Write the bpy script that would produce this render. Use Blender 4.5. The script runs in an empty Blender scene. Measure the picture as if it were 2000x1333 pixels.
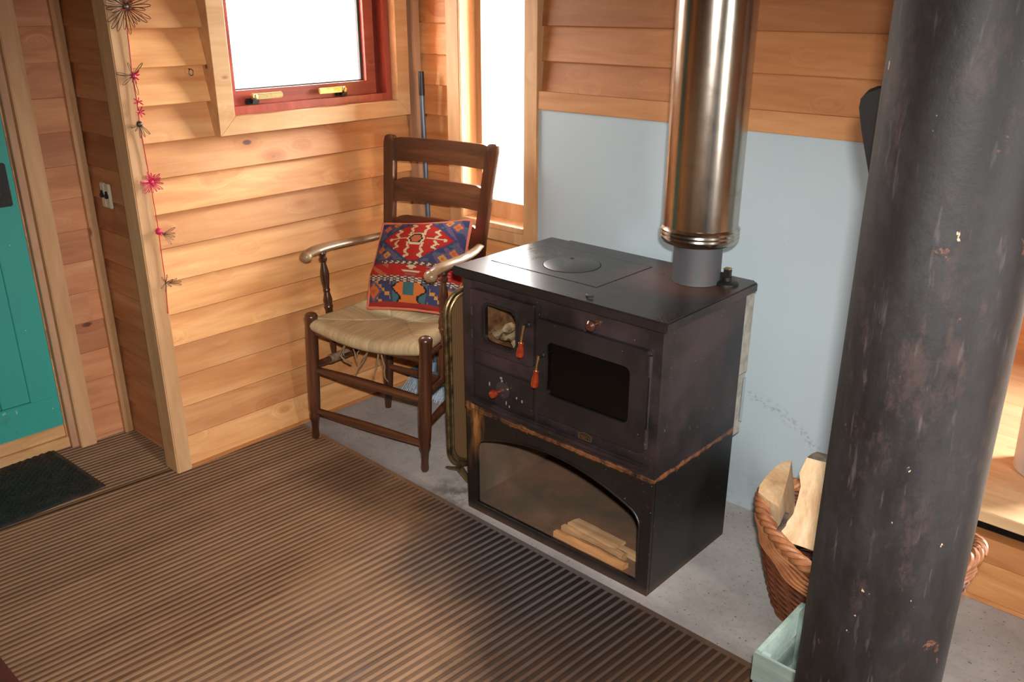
import bpy, bmesh, math, random
from math import sin, cos, pi, sqrt, radians, floor, hypot, atan2
from mathutils import Vector, Matrix, noise as mn
random.seed(7)
S = bpy.context.scene
COL = S.collection

# ------------------------------------------------------------ camera, world, lights, exposure
CAMP = Vector((3.035, -2.65, 1.75))
cam = bpy.data.cameras.new('camera'); co = bpy.data.objects.new('camera', cam); COL.objects.link(co)
cam.sensor_width = 36.0; cam.lens = 1716/2000*36.0; cam.clip_start = .05
th, yaw = radians(21.2), radians(42.4)
co.location = CAMP; co.rotation_euler = (pi/2-th, 0, yaw)
S.camera = co
S.view_settings.view_transform = 'Standard'; S.view_settings.look = 'None'
S.view_settings.gamma = 1; S.view_settings.use_curve_mapping = False
S.view_settings.exposure = 0.02

SKY, GROUND, SIDE_LOBE, TREES = 95.0, 12.0, 50.0, .22
w = bpy.data.worlds.new('world'); S.world = w; w.use_nodes = True
bgn = w.node_tree.nodes['Background']
def world_sky():
    # overcast sky above, dimmer ground below; +x lobe added to strengthen the right window
    t = w.node_tree; N = t.nodes.new; L = t.links.new
    tc = N('ShaderNodeTexCoord'); sp = N('ShaderNodeSeparateXYZ'); L(tc.outputs['Generated'], sp.inputs[0])
    mr = N('ShaderNodeMapRange'); mr.interpolation_type = 'SMOOTHSTEP'; L(sp.outputs[2], mr.inputs[0])
    for k, v in ((1, -.04), (2, .12), (3, GROUND), (4, SKY)): mr.inputs[k].default_value = v
    dp = N('ShaderNodeVectorMath'); dp.operation = 'DOT_PRODUCT'; L(tc.outputs['Generated'], dp.inputs[0]); dp.inputs[1].default_value = Vector((.955, -.17, .24)).normalized()
    mx = N('ShaderNodeMath'); mx.operation = 'MAXIMUM'; L(dp.outputs['Value'], mx.inputs[0]); mx.inputs[1].default_value = 0
    pw = N('ShaderNodeMath'); pw.operation = 'POWER'; L(mx.outputs[0], pw.inputs[0]); pw.inputs[1].default_value = 6
    ma = N('ShaderNodeMath'); ma.operation = 'MULTIPLY_ADD'; L(pw.outputs[0], ma.inputs[0]); ma.inputs[1].default_value = SIDE_LOBE
    tr = N('ShaderNodeMapRange'); tr.interpolation_type = 'SMOOTHSTEP'; L(sp.outputs[0], tr.inputs[0])   # woodland shades the -x side
    for k, v in ((1, -.25), (2, -.80), (3, 1), (4, TREES)): tr.inputs[k].default_value = v
    mt = N('ShaderNodeMath'); mt.operation = 'MULTIPLY'; L(mr.outputs[0], mt.inputs[0]); L(tr.outputs[0], mt.inputs[1]); L(mt.outputs[0], ma.inputs[2])
    bgn.inputs[0].default_value = (1.0, .975, .93, 1); L(ma.outputs[0], bgn.inputs[1])
world_sky()

def area(name, loc, direction, sx, sy, power, color=(1, 1, 1), portal=False, spread=180):
    l = bpy.data.lights.new(name, 'AREA'); l.shape = 'RECTANGLE'; l.size = sx; l.size_y = sy
    l.energy = power; l.color = color; l.cycles.is_portal = portal; l.spread = radians(spread)
    o = bpy.data.objects.new(name, l); COL.objects.link(o); o.location = loc
    o.rotation_euler = Vector(direction).to_track_quat('-Z', 'Y').to_euler(); return o
# daylight enters through real openings; portals only help the sampler find them
area('portal_window', (-.10, -.49, 1.72), (1, 0, 0), .62, .66, 1, portal=True)
area('portal_tall_window', (.51, .125, 1.55), (0, -1, 0), .36, 1.25, 1, portal=True)
area('portal_bay', (3.45, 1.42, 1.4), (0, -1, 0), .5, 1.3, 1, portal=True)
area('portal_right', (5.12, -1.70, 1.475), (-1, 0, 0), .3, .95, 1, portal=True)
# the flash of the camera, just above and right of the lens
area('camera_flash', CAMP + Vector((.022, .022, .12)), (-.62, .67, -.52), .06, .04, 23, (1, .96, .91), spread=84)
sun = None

# ------------------------------------------------------------ helpers
ROOT = {}
def tagp(o, label=None, cat=None, group=None, kind=None):
    if label: o['label'] = label
    if cat: o['category'] = cat
    if group: o['group'] = group
    if kind: o['kind'] = kind
    return o
def thing(name, label, cat, loc=(0, 0, 0), rz=0, group=None):
    o = bpy.data.objects.new(name, None); COL.objects.link(o); o.empty_display_size = .1
    o.location = loc; o.rotation_euler = (0, 0, rz); tagp(o, label, cat, group)
    ROOT[o] = (Matrix.Translation(loc) @ Matrix.Rotation(rz, 4, 'Z')).inverted()
    return o
def obj(name, bm, mat, parent=None, local=False, smooth=35, label=None):
    bmesh.ops.recalc_face_normals(bm, faces=bm.faces)
    M = ROOT.get(parent)
    if M is not None and not local: bmesh.ops.transform(bm, matrix=M, verts=bm.verts)
    me = bpy.data.meshes.new(name); bm.to_mesh(me); bm.free()
    if smooth:
        for p in me.polygons: p.use_smooth = True
        me.set_sharp_from_angle(angle=radians(smooth))
    for m in (mat if isinstance(mat, (list, tuple)) else [mat]): me.materials.append(m)
    o = bpy.data.objects.new(name, me); COL.objects.link(o)
    if parent is not None:
        o.parent = parent; ROOT[o] = M
    if label: o['label'] = label
    return o
def solo(name, bm, mat, label, cat, loc, rz=0, group=None, **k):
    """a thing that is one mesh, its origin at loc"""
    M = Matrix.Translation(loc) @ Matrix.Rotation(rz, 4, 'Z')
    bmesh.ops.transform(bm, matrix=M.inverted(), verts=bm.verts)
    o = obj(name, bm, mat, **k); o.location = loc; o.rotation_euler = (0, 0, rz); tagp(o, label, cat, group); return o
def struct(name, bm, mat, parent=None, **k):
    o = obj(name, bm, mat, parent, **k)
    if parent is None: o['kind'] = 'structure'
    return o
def NB(): return bmesh.new()
def box(bm, lo, hi, bev=0, M=None, seg=2):
    x0, y0, z0 = lo; x1, y1, z1 = hi
    v = [bm.verts.new(p) for p in ((x0,y0,z0),(x1,y0,z0),(x1,y1,z0),(x0,y1,z0),(x0,y0,z1),(x1,y0,z1),(x1,y1,z1),(x0,y1,z1))]
    fs = [bm.faces.new([v[i] for i in q]) for q in ((3,2,1,0),(4,5,6,7),(0,1,5,4),(1,2,6,5),(2,3,7,6),(3,0,4,7))]
    if M is not None: bmesh.ops.transform(bm, matrix=M, verts=v)
    if bev:
        es = {e for f in fs for e in f.edges}
        bmesh.ops.bevel(bm, geom=list(es), offset=bev, segments=seg, affect='EDGES', clamp_overlap=True)
    return v
def tube(bm, pts, rad, seg=10, closed=False, cap=True, sq=None):
    """sweep along pts; rad number or list; sq=(a,b) squash factors in the frame (side, up)"""
    pts = [Vector(p) for p in pts]; n = len(pts)
    rs = rad if isinstance(rad, (list, tuple)) else [rad]*n
    rings = []; up = None
    for i, p in enumerate(pts):
        if closed: t = pts[(i+1) % n]-pts[i-1]
        else: t = pts[min(i+1, n-1)]-pts[max(i-1, 0)]
        if t.length < 1e-9: t = Vector((0, 0, 1))
        t.normalize()
        if up is None:
            up = Vector((0, 0, 1)) if abs(t.z) < .9 else Vector((0, 1, 0))
        s = t.cross(up)
        if s.length < 1e-6: s = t.cross(Vector((1, 0, 0)))
        s.normalize(); up = s.cross(t).normalized()
        a, b = sq if sq else (1, 1)
        rings.append([bm.verts.new(p + s*(cos(2*pi*k/seg)*rs[i]*a) + up*(sin(2*pi*k/seg)*rs[i]*b)) for k in range(seg)])
    m = n if closed else n-1
    for i in range(m):
        A, B = rings[i], rings[(i+1) % n]
        for k in range(seg): bm.faces.new((A[k], A[(k+1) % seg], B[(k+1) % seg], B[k]))
    if cap and not closed:
        bm.faces.new(rings[0][::-1]); bm.faces.new(rings[-1])
    return rings
def lathe(bm, prof, p0, axis=(0, 0, 1), seg=24, cap=True):
    """prof list of (r, h) along axis from p0"""
    ax = Vector(axis).normalized(); s = ax.orthogonal().normalized(); u = ax.cross(s)
    rings = [[bm.verts.new(Vector(p0)+ax*h+s*(cos(2*pi*k/seg)*max(r, 1e-4))+u*(sin(2*pi*k/seg)*max(r, 1e-4))) for k in range(seg)] for r, h in prof]
    for A, B in zip(rings, rings[1:]):
        for k in range(seg): bm.faces.new((A[k], A[(k+1) % seg], B[(k+1) % seg], B[k]))
    if cap: bm.faces.new(rings[0][::-1]); bm.faces.new(rings[-1])
    return rings
def prism(bm, poly, d, bev=0):
    """poly: 3D points of a planar outline, swept by vector d"""
    A = [bm.verts.new(p) for p in poly]; B = [bm.verts.new(Vector(p)+Vector(d)) for p in poly]
    n = len(A); fs = [bm.faces.new(A[::-1]), bm.faces.new(B)]
    for i in range(n): fs.append(bm.faces.new((A[i], A[(i+1) % n], B[(i+1) % n], B[i])))
    if bev: bmesh.ops.bevel(bm, geom=list({e for f in fs for e in f.edges}), offset=bev, segments=1, affect='EDGES')
def ring(bm, O, I, d):
    """solid frame between outline O and inner outline I (same count), swept by d"""
    d = Vector(d); n = len(O)
    o0 = [bm.verts.new(p) for p in O]; i0 = [bm.verts.new(p) for p in I]
    o1 = [bm.verts.new(Vector(p)+d) for p in O]; i1 = [bm.verts.new(Vector(p)+d) for p in I]
    for k in range(n):
        j = (k+1) % n
        for q in ((o0[k], o0[j], i0[j], i0[k]), (o1[k], i1[k], i1[j], o1[j]), (o0[k], o1[k], o1[j], o0[j]), (i0[k], i0[j], i1[j], i1[k])):
            bm.faces.new(q)
def rrect(x0, z0, x1, z1, r, n=5):
    P = []
    for cx, cz, a in ((x1-r, z1-r, 0), (x0+r, z1-r, 90), (x0+r, z0+r, 180), (x1-r, z0+r, 270)):
        for k in range(n+1):
            t = radians(a+90*k/n); P.append((cx+r*cos(t), cz+r*sin(t)))
    return P
def XZ(P, y): return [(a, y, b) for a, b in P]

# ------------------------------------------------------------ materials
class NT:
    def __init__(s, name):
        s.m = bpy.data.materials.new(name); s.m.use_nodes = True; s.t = s.m.node_tree; s.t.nodes.clear()
        s.out = s.n('ShaderNodeOutputMaterial'); s.b = s.n('ShaderNodeBsdfPrincipled'); s.l(s.b.outputs[0], s.out.inputs[0])
    def n(s, k, **kw):
        nd = s.t.nodes.new(k)
        for a, b in kw.items(): setattr(nd, a, b)
        return nd
    def l(s, a, b): s.t.links.new(a, b)
    def put(s, sock, v):
        if hasattr(v, 'is_output'): s.l(v, sock)
        else: sock.default_value = v
    def math(s, op, a, b=None, c=None, clamp=False):
        nd = s.n('ShaderNodeMath', operation=op); nd.use_clamp = clamp; s.put(nd.inputs[0], a)
        if b is not None: s.put(nd.inputs[1], b)
        if c is not None: s.put(nd.inputs[2], c)
        return nd.outputs[0]
    def vm(s, op, a, b):
        nd = s.n('ShaderNodeVectorMath', operation=op); s.put(nd.inputs[0], a); s.put(nd.inputs[1], b); return nd.outputs[0]
    def co(s): return s.n('ShaderNodeTexCoord').outputs['Object']
    def noise(s, v, sc=5, det=4, rough=.55, dist=0):
        nd = s.n('ShaderNodeTexNoise'); s.put(nd.inputs['Vector'], v); nd.inputs['Scale'].default_value = sc
        nd.inputs['Detail'].default_value = det; nd.inputs['Roughness'].default_value = rough; nd.inputs['Distortion'].default_value = dist
        return nd.outputs[0]
    def ramp(s, f, stops, interp='LINEAR'):
        nd = s.n('ShaderNodeValToRGB'); s.put(nd.inputs[0], f); r = nd.color_ramp; r.interpolation = interp
        while len(r.elements) < len(stops): r.elements.new(.5)
        for e, (p, c) in zip(r.elements, stops): e.position = p; e.color = (*c, 1) if len(c) == 3 else c
        return nd.outputs[0]
    def mix(s, f, a, b, mode='MIX'):
        nd = s.n('ShaderNodeMix', data_type='RGBA', blend_type=mode); s.put(nd.inputs[0], f)
        for k, v in ((6, a), (7, b)):
            if isinstance(v, tuple) and len(v) == 3: v = (*v, 1)
            s.put(nd.inputs[k], v)
        return nd.outputs[2]
    def step(s, f, lo, hi):   # smooth mask 0..1
        nd = s.n('ShaderNodeMapRange'); nd.clamp = True; s.put(nd.inputs[0], f); nd.inputs[1].default_value = lo; nd.inputs[2].default_value = hi
        return nd.outputs[0]
    def base(s, c, rough=.5, metal=0, spec=None, coat=0):
        s.put(s.b.inputs['Base Color'], (*c, 1) if isinstance(c, tuple) and len(c) == 3 else c)
        s.put(s.b.inputs['Roughness'], rough); s.put(s.b.inputs['Metallic'], metal)
        if spec is not None: s.put(s.b.inputs['Specular IOR Level'], spec)
        if coat: s.b.inputs['Coat Weight'].default_value = coat; s.b.inputs['Coat Roughness'].default_value = .12
        return s
    def bump(s, h, st=.3, d=.002):
        nd = s.n('ShaderNodeBump'); nd.inputs['Strength'].default_value = st; nd.inputs['Distance'].default_value = d
        s.put(nd.inputs['Height'], h); s.l(nd.outputs[0], s.b.inputs['Normal']); return s
def sc3(T, v, x, y, z): return T.vm('MULTIPLY', v, (x, y, z))

def wood(name, dark, mid, light, axis='x', board=None, rough=.55, knots=.5, along=1.2, across=11, var=.25, coat=0, bump=.25, redknot=(.10, .022, .008)):
    T = NT(name); v = T.co()
    if board:
        ax, pitch, off, jl = board
        sp = T.n('ShaderNodeSeparateXYZ'); T.l(v, sp.inputs[0]); o = {'x': 0, 'y': 1, 'z': 2}
        idx = T.math('FLOOR', T.math('DIVIDE', T.math('SUBTRACT', sp.outputs[o[ax]], off), pitch))
        wn0 = T.n('ShaderNodeTexWhiteNoise', noise_dimensions='1D'); T.l(idx, wn0.inputs['W'])
        j = T.math('FLOOR', T.math('DIVIDE', T.math('ADD', sp.outputs[o[axis]], T.math('MULTIPLY', wn0.outputs[0], jl)), jl))
        wn = T.n('ShaderNodeTexWhiteNoise', noise_dimensions='1D'); T.l(T.math('ADD', T.math('MULTIPLY', idx, 7.31), T.math('MULTIPLY', j, 3.77)), wn.inputs['W'])
        v = T.vm('ADD', v, T.vm('MULTIPLY', wn.outputs['Color'], (9, 9, 9))); tone = wn.outputs['Value']
    else:
        oi = T.n('ShaderNodeObjectInfo'); tone = oi.outputs['Random']
        v = T.vm('ADD', v, T.vm('MULTIPLY', (7.1, 5.3, 3.7), tone))
    sc = {a: across for a in 'xyz'}; sc[axis] = along
    vs = sc3(T, v, sc['x'], sc['y'], sc['z'])
    # knots bend the grain
    vk = sc3(T, v, *[(4.2 if a == axis else 8.5) for a in 'xyz'])
    vo = T.n('ShaderNodeTexVoronoi'); T.l(vk, vo.inputs['Vector']); vo.inputs['Scale'].default_value = 1; kd = vo.outputs['Distance']
    kn = T.step(kd, .35, .0)
    vs = T.vm('ADD', vs, T.vm('MULTIPLY', (1.0, 1.0, 1.0), T.math('MULTIPLY', kn, 1.0*knots)))
    g = T.noise(vs, 1.0, 5, .62, .5)
    rg = T.n('ShaderNodeTexWave', wave_type='BANDS'); rg.bands_direction = 'DIAGONAL'
    T.l(vs, rg.inputs['Vector']); rg.inputs['Scale'].default_value = 1.5; rg.inputs['Distortion'].default_value = 5; rg.inputs['Detail'].default_value = 2; rg.inputs['Detail Scale'].default_value = .5
    f2 = T.noise(sc3(T, v, *[(5 if a == axis else 160) for a in 'xyz']), 1, 2, .5)
    c = T.ramp(g, [(.28, dark), (.5, mid), (.72, light)])
    c = T.mix(T.math('MULTIPLY', rg.outputs['Fac'], .32), c, T.mix(.5, c, dark))
    c = T.mix(T.math('MULTIPLY', T.step(f2, .35, .7), .22), c, T.mix(.6, c, dark))
    tn = T.ramp(tone, [(0, (1-var, 1-var*1.35, 1-var*1.5)), (.5, (1, 1, 1)), (1, (1+var*.5, 1+var*.55, 1+var*.5))])
    c = T.mix(1.0, c, tn, 'MULTIPLY')
    if knots:
        big = T.noise(v, 1.3, 1)
        k1 = T.math('MULTIPLY', T.step(kd, .10, .06), T.step(big, .5, .54))
        k2 = T.math('MULTIPLY', T.step(kd, .26, .06), T.math('MULTIPLY', T.step(big, .47, .58), .45))
        c = T.mix(k2, c, T.mix(.6, c, (.33, .09, .02))); c = T.mix(T.math('MULTIPLY', k1, min(1, knots*1.7)), c, redknot)
    T.base(c, rough, coat=coat)
    T.bump(T.math('ADD', g, T.math('MULTIPLY', f2, .6)), bump, .0025)
    return T.m
PB = (.0165, .1265)   # first board edge, board pitch
def pine(axis, **k): return wood('pine_boards_'+axis, (.50, .19, .058), (.68, .325, .12), (.80, .45, .195), axis, board=('z', PB[1], PB[0], 40), knots=.6, var=.26, **k)
M_pineY = pine('y'); M_pineX = pine('x')
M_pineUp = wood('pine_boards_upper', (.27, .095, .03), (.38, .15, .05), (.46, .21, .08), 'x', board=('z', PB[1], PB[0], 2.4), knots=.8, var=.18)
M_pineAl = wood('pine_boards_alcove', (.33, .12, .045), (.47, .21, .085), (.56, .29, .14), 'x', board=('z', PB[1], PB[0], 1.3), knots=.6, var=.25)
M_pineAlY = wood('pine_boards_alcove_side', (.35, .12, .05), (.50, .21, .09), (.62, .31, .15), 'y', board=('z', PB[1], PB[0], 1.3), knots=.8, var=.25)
M_trimZ = wood('pine_trim_z', (.42, .21, .085), (.56, .32, .155), (.66, .41, .22), 'z', knots=.4, var=.1)
M_trimZ2 = wood('pine_trim_dull', (.33, .17, .09), (.44, .25, .14), (.52, .32, .19), 'z', knots=.4, var=.1)
M_trimX = wood('pine_trim_x', (.40, .17, .06), (.52, .25, .10), (.60, .33, .15), 'x', knots=.5, var=.1)
M_trimY = wood('pine_trim_y', (.46, .23, .09), (.60, .35, .16), (.70, .44, .22), 'y', knots=.5, var=.1)
M_red = wood('red_stained_timber', (.22, .035, .022), (.38, .07, .042), (.50, .12, .075), 'y', knots=.3, var=.05, rough=.35, coat=.25)
M_redZ = wood('red_stained_timber_upright', (.20, .032, .02), (.34, .06, .036), (.46, .10, .06), 'z', knots=.3, var=.05, rough=.35, coat=.25)
M_bench = wood('bench_pine', (.55, .34, .17), (.68, .46, .26), (.78, .58, .37), 'x', board=('y', .19, .02, 2.2), knots=.3, var=.12)
M_darkoak = wood('dark_chair_timber', (.022, .007, .003), (.068, .022, .010), (.15, .052, .022), 'z', knots=0, var=.1, rough=.32, coat=.35, across=22)
M_darkoakx = wood('dark_chair_timber_x', (.026, .009, .004), (.08, .027, .012), (.16, .06, .026), 'x', knots=0, var=.1, rough=.3, coat=.35, across=22)
M_arm = wood('worn_arm_timber', (.16, .08, .035), (.38, .25, .14), (.55, .41, .25), 'y', knots=0, var=.1, rough=.33, coat=.3, across=16)
M_kindle = wood('split_kindling', (.28, .15, .065), (.43, .26, .13), (.56, .37, .20), 'x', knots=0, var=.25, rough=.8, across=26)
M_logend = wood('sawn_log', (.42, .24, .10), (.62, .41, .22), (.74, .56, .35), 'x', knots=.5, var=.05, rough=.8, across=18, along=12, bump=.8)
M_logface = wood('split_log_face', (.44, .25, .11), (.68, .48, .28), (.80, .63, .43), 'z', knots=.8, var=.05, rough=.8, across=17, along=3, bump=.9)

def simple(name, c, rough=.5, metal=0, nz=None, bump=0, bsc=60, coat=0, spec=None):
    T = NT(name); v = T.co()
    if nz:
        c2, sc, lo, hi = nz
        cc = T.mix(T.step(T.noise(v, sc, 6, .6), lo, hi), c, c2)
    else: cc = c
    T.base(cc, rough, metal, coat=coat, spec=spec)
    if bump: T.bump(T.noise(v, bsc, 5), bump, .003)
    return T.m
M_blue = None
def blue_panel():
    T = NT('blue_painted_board'); v = T.co()
    sp = T.n('ShaderNodeSeparateXYZ'); T.l(v, sp.inputs[0]); z = sp.outputs[2]; x = sp.outputs[0]
    n = T.noise(v, 1.6, 4, .6)
    c = T.mix(n, (.36, .435, .475), (.41, .485, .52))
    # soot and scuffs where the floor dust reaches the board, plus an arc-shaped scuff
    low = T.math('MULTIPLY', T.step(z, .28, .0), T.step(T.noise(v, 9, 6, .7), .46, .66))
    c = T.mix(T.math('MULTIPLY', low, .6), c, (.22, .22, .19))
    r = T.math('SQRT', T.math('ADD', T.math('POWER', T.math('SUBTRACT', x, 1.72), 2), T.math('POWER', T.math('SUBTRACT', z, .05), 2)))
    arc = T.math('MULTIPLY', T.step(T.math('ABSOLUTE', T.math('SUBTRACT', r, .40)), .03, .0), T.step(T.noise(v, 60, 5, .7), .5, .6))
    c = T.mix(T.math('MULTIPLY', arc, .5), c, (.12, .14, .15))
    sp2 = T.step(T.noise(v, 95, 2), .76, .8)
    c = T.mix(sp2, c, (.06, .07, .07))
    T.base(c, T.math('ADD', .3, T.math('MULTIPLY', n, .15))); T.bump(T.noise(v, 3, 3), .06, .01)
    return T.m
M_blue = blue_panel()
def teal():
    T = NT('teal_painted_door'); v = T.co()
    c = T.mix(T.noise(v, 2, 4), (.028, .28, .235), (.04, .35, .30))
    sp = T.n('ShaderNodeSeparateXYZ'); T.l(v, sp.inputs[0]); z = sp.outputs[2]; y = sp.outputs[1]
    e = T.math('MAXIMUM', T.math('MULTIPLY', T.step(z, .28, .1), .9), T.step(T.math('ABSOLUTE', T.math('SUBTRACT', y, -1.553)), .02, .006))
    ch = T.math('MULTIPLY', e, T.step(T.noise(v, 30, 3, .6), .685, .70))
    c = T.mix(ch, c, (.62, .64, .58))
    c = T.mix(T.math('MULTIPLY', T.step(z, .25, .1), T.step(T.noise(v, 14, 4), .62, .7)), c, (.07, .16, .09))
    T.base(c, .42); T.bump(T.noise(v, 30, 4), .1, .002); return T.m
M_teal = teal()
def concrete():
    T = NT('hearth_concrete'); v = T.co()
    n = T.noise(v, 2.2, 7, .62)
    c = T.ramp(n, [(.3, (.25, .225, .21)), (.5, (.36, .335, .32)), (.72, (.46, .44, .42))])
    c = T.mix(T.math('MULTIPLY', T.step(T.noise(v, 90, 2), .66, .70), .8), c, (.07, .055, .05))
    c = T.mix(T.math('MULTIPLY', T.step(T.noise(v, 38, 4, .7), .5, .8), .35), c, (.13, .11, .10))
    c = T.mix(T.math('MULTIPLY', T.step(T.noise(v, 14, 5, .7), .60, .72), .5), c, (.42, .41, .39))
    sp = T.n('ShaderNodeSeparateXYZ'); T.l(v, sp.inputs[0]); x, y = sp.outputs[0], sp.outputs[1]
    # ash and soot patches by the fire screen and along the front of the stove
    d = T.math('SQRT', T.math('ADD', T.math('POWER', T.math('SUBTRACT', x, .92), 2), T.math('POWER', T.math('SUBTRACT', y, -.66), 2)))
    s = T.math('MULTIPLY', T.step(d, .2, .03), T.step(T.noise(v, 16, 5, .7), .42, .6))
    c = T.mix(T.math('MULTIPLY', s, .75), c, (.05, .045, .04))
    a = T.math('MULTIPLY', T.step(y, -.66, -.70), .35)
    c = T.mix(a, c, (.15, .13, .13))
    T.base(c, .8); T.bump(T.noise(v, 50, 6, .7), .25, .003); return T.m
M_conc = concrete()
def deck():
    T = NT('ribbed_deck_timber'); v = T.co()
    sp = T.n('ShaderNodeSeparateXYZ'); T.l(v, sp.inputs[0]); x, y, z = sp.outputs
    g = T.noise(sc3(T, v, 22, 1.0, 22), 1, 5, .65, .4)
    big = T.noise(v, 1.5, 5, .6, .3)
    c = T.ramp(g, [(.25, (.16, .082, .041)), (.5, (.25, .137, .073)), (.75, (.34, .20, .115))])
    rib = T.step(z, -.0035, -.0002)
    c = T.mix(rib, T.mix(.45, c, (.075, .034, .016)), T.mix(.35, c, (.42, .26, .15)))
    c = T.mix(T.math('MULTIPLY', T.step(big, .45, .7), .45), c, T.mix(rib, (.13, .06, .028), (.26, .135, .065)))
    strip = T.noise(sc3(T, v, 7.5, .55, 1), 1, 3, .55)
    c = T.mix(T.math('MULTIPLY', T.step(strip, .42, .62), .38), c, T.mix(rib, (.085, .038, .019), (.20, .115, .068)))
    worn = T.step(T.noise(T.vm('ADD', v, (4, 7, 0)), 1.9, 4, .6), .50, .64)
    c = T.mix(T.math('MULTIPLY', worn, .5), c, (.27, .145, .075))
    blot = T.step(T.noise(sc3(T, v, 14, 5, 1), 1, 4, .7), .62, .74)
    c = T.mix(T.math('MULTIPLY', blot, .5), c, (.10, .08, .09))
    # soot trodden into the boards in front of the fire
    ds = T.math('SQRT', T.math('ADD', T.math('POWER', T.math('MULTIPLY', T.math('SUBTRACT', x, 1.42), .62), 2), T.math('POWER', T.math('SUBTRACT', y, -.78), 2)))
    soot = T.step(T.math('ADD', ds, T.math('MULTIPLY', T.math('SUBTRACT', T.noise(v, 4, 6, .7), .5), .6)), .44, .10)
    # the timber in front of the stove is blackened by years of ash and tar; a second dark patch by the chair
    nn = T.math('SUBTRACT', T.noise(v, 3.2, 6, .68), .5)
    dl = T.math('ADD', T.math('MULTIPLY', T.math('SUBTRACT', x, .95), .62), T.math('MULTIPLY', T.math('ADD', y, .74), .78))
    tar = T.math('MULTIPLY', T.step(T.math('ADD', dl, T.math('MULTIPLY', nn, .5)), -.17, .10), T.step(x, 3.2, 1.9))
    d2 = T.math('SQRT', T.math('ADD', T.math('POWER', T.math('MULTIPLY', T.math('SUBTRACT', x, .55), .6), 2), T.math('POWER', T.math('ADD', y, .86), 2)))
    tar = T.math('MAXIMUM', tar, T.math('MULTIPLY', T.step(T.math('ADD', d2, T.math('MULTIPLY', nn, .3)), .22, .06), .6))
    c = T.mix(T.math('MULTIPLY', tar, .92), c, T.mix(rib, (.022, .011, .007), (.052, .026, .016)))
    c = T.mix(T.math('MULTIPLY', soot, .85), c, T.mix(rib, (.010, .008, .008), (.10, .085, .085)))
    T.base(c, T.math('ADD', .42, T.math('MULTIPLY', g, .25)), spec=.4); T.bump(g, .25, .002); return T.m
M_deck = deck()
def stove(name, base, tint, rustz=None, rough=.42, rust=.55, sheen=.0):
    T = NT(name); v = T.co()
    n = T.noise(v, 3.2, 6, .65); n2 = T.noise(v, 23, 5, .7)
    c = T.mix(T.step(n, .40, .60), base, tint)
    c = T.mix(T.math('MULTIPLY', T.step(n2, rust+.1, rust+.2), .5), c, (.12, .045, .02))
    c = T.mix(T.math('MULTIPLY', T.step(T.noise(v, 90, 3), .70, .74), .6), c, (.22, .19, .19))
    if rustz:
        sp = T.n('ShaderNodeSeparateXYZ'); T.l(v, sp.inputs[0])
        d = T.math('ABSOLUTE', T.math('SUBTRACT', sp.outputs[2], rustz))
        d = T.math('ADD', d, T.math('MULTIPLY', T.math('SUBTRACT', n2, .5), .03))
        c = T.mix(T.math('MULTIPLY', T.math('MULTIPLY', T.step(d, .0075, .001), T.step(T.noise(T.vm('ADD', v, (5, 2, 1)), 14, 4, .7), .38, .56)), .8), c, (.24, .085, .03))
        lx = T.math('MULTIPLY', T.step(T.math('ADD', T.math('ABSOLUTE', T.math('SUBTRACT', sp.outputs[0], -.35)), T.math('MULTIPLY', n, .06)), .075, .03), T.math('MULTIPLY', T.step(sp.outputs[2], .15, .42), T.step(sp.outputs[2], .44, .43)))
        c = T.mix(T.math('MULTIPLY', lx, T.step(T.noise(sc3(T, v, 30, 30, 6), 1, 4), .42, .6)), c, (.38, .15, .04))
        bz = T.math('MULTIPLY', T.step(T.math('ADD', sp.outputs[2], T.math('MULTIPLY', n2, .05)), .055, .02), .5)
        c = T.mix(bz, c, (.10, .04, .02))
    T.base(c, T.math('ADD', rough-.1, T.math('MULTIPLY', n, .3)), .0, spec=.6); T.bump(n2, .08, .002); return T.m
M_stU = stove('stove_enamel_brown', (.009, .0065, .007), (.036, .021, .025), .412)
M_stL = stove('stove_black_base', (.0045, .004, .0036), (.009, .0065, .0055), .408, rough=.38)
M_stD = stove('stove_door_black', (.006, .005, .0055), (.016, .011, .012))
M_stIn = stove('stove_inner_rusty', (.085, .06, .04), (.15, .08, .048), rust=.5, rough=.6)
def cooktop():
    T = NT('cast_iron_top'); v = T.co()
    n = T.noise(v, 6, 6, .65); n2 = T.noise(v, 28, 5, .7)
    c = T.mix(n, (.012, .0105, .011), (.028, .022, .022))
    sp = T.n('ShaderNodeSeparateXYZ'); T.l(v, sp.inputs[0])
    d = T.math('SQRT', T.math('ADD', T.math('POWER', T.math('SUBTRACT', sp.outputs[0], .22), 2), T.math('POWER', T.math('SUBTRACT', sp.outputs[1], .12), 2)))
    r = T.math('MULTIPLY', T.step(T.math('ADD', d, T.math('MULTIPLY', n, .12)), .30, .16), .85)
    c = T.mix(r, c, (.13, .05, .032))
    c = T.mix(T.math('MULTIPLY', T.step(n2, .55, .75), .5), c, (.008, .006, .005))
    T.base(c, T.math('ADD', .14, T.math('MULTIPLY', n, .32)), .25, spec=.8); T.bump(n2, .05, .001); return T.m
M_top = cooktop()
def flue():
    T = NT('tarnished_steel_flue'); v = T.co()
    st = T.noise(sc3(T, v, 18, 18, 1.2), 1, 5, .6, .3); n = T.noise(v, 9, 6, .7)
    c = T.ramp(st, [(.3, (.30, .21, .15)), (.5, (.46, .41, .35)), (.7, (.56, .54, .48))])
    c = T.mix(T.math('MULTIPLY', T.step(n, .55, .72), .55), c, (.34, .17, .08))
    T.base(c, T.math('ADD', .12, T.math('MULTIPLY', n, .16)), 1.0); T.bump(T.noise(sc3(T, v, 5, 5, 3), 1, 2), .06, .008); return T.m
M_flue = flue()
M_fluepipe = simple('grey_flue_paint', (.05, .052, .058), .6, 0, ((.10, .045, .03), 14, .58, .72), .15)
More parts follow.
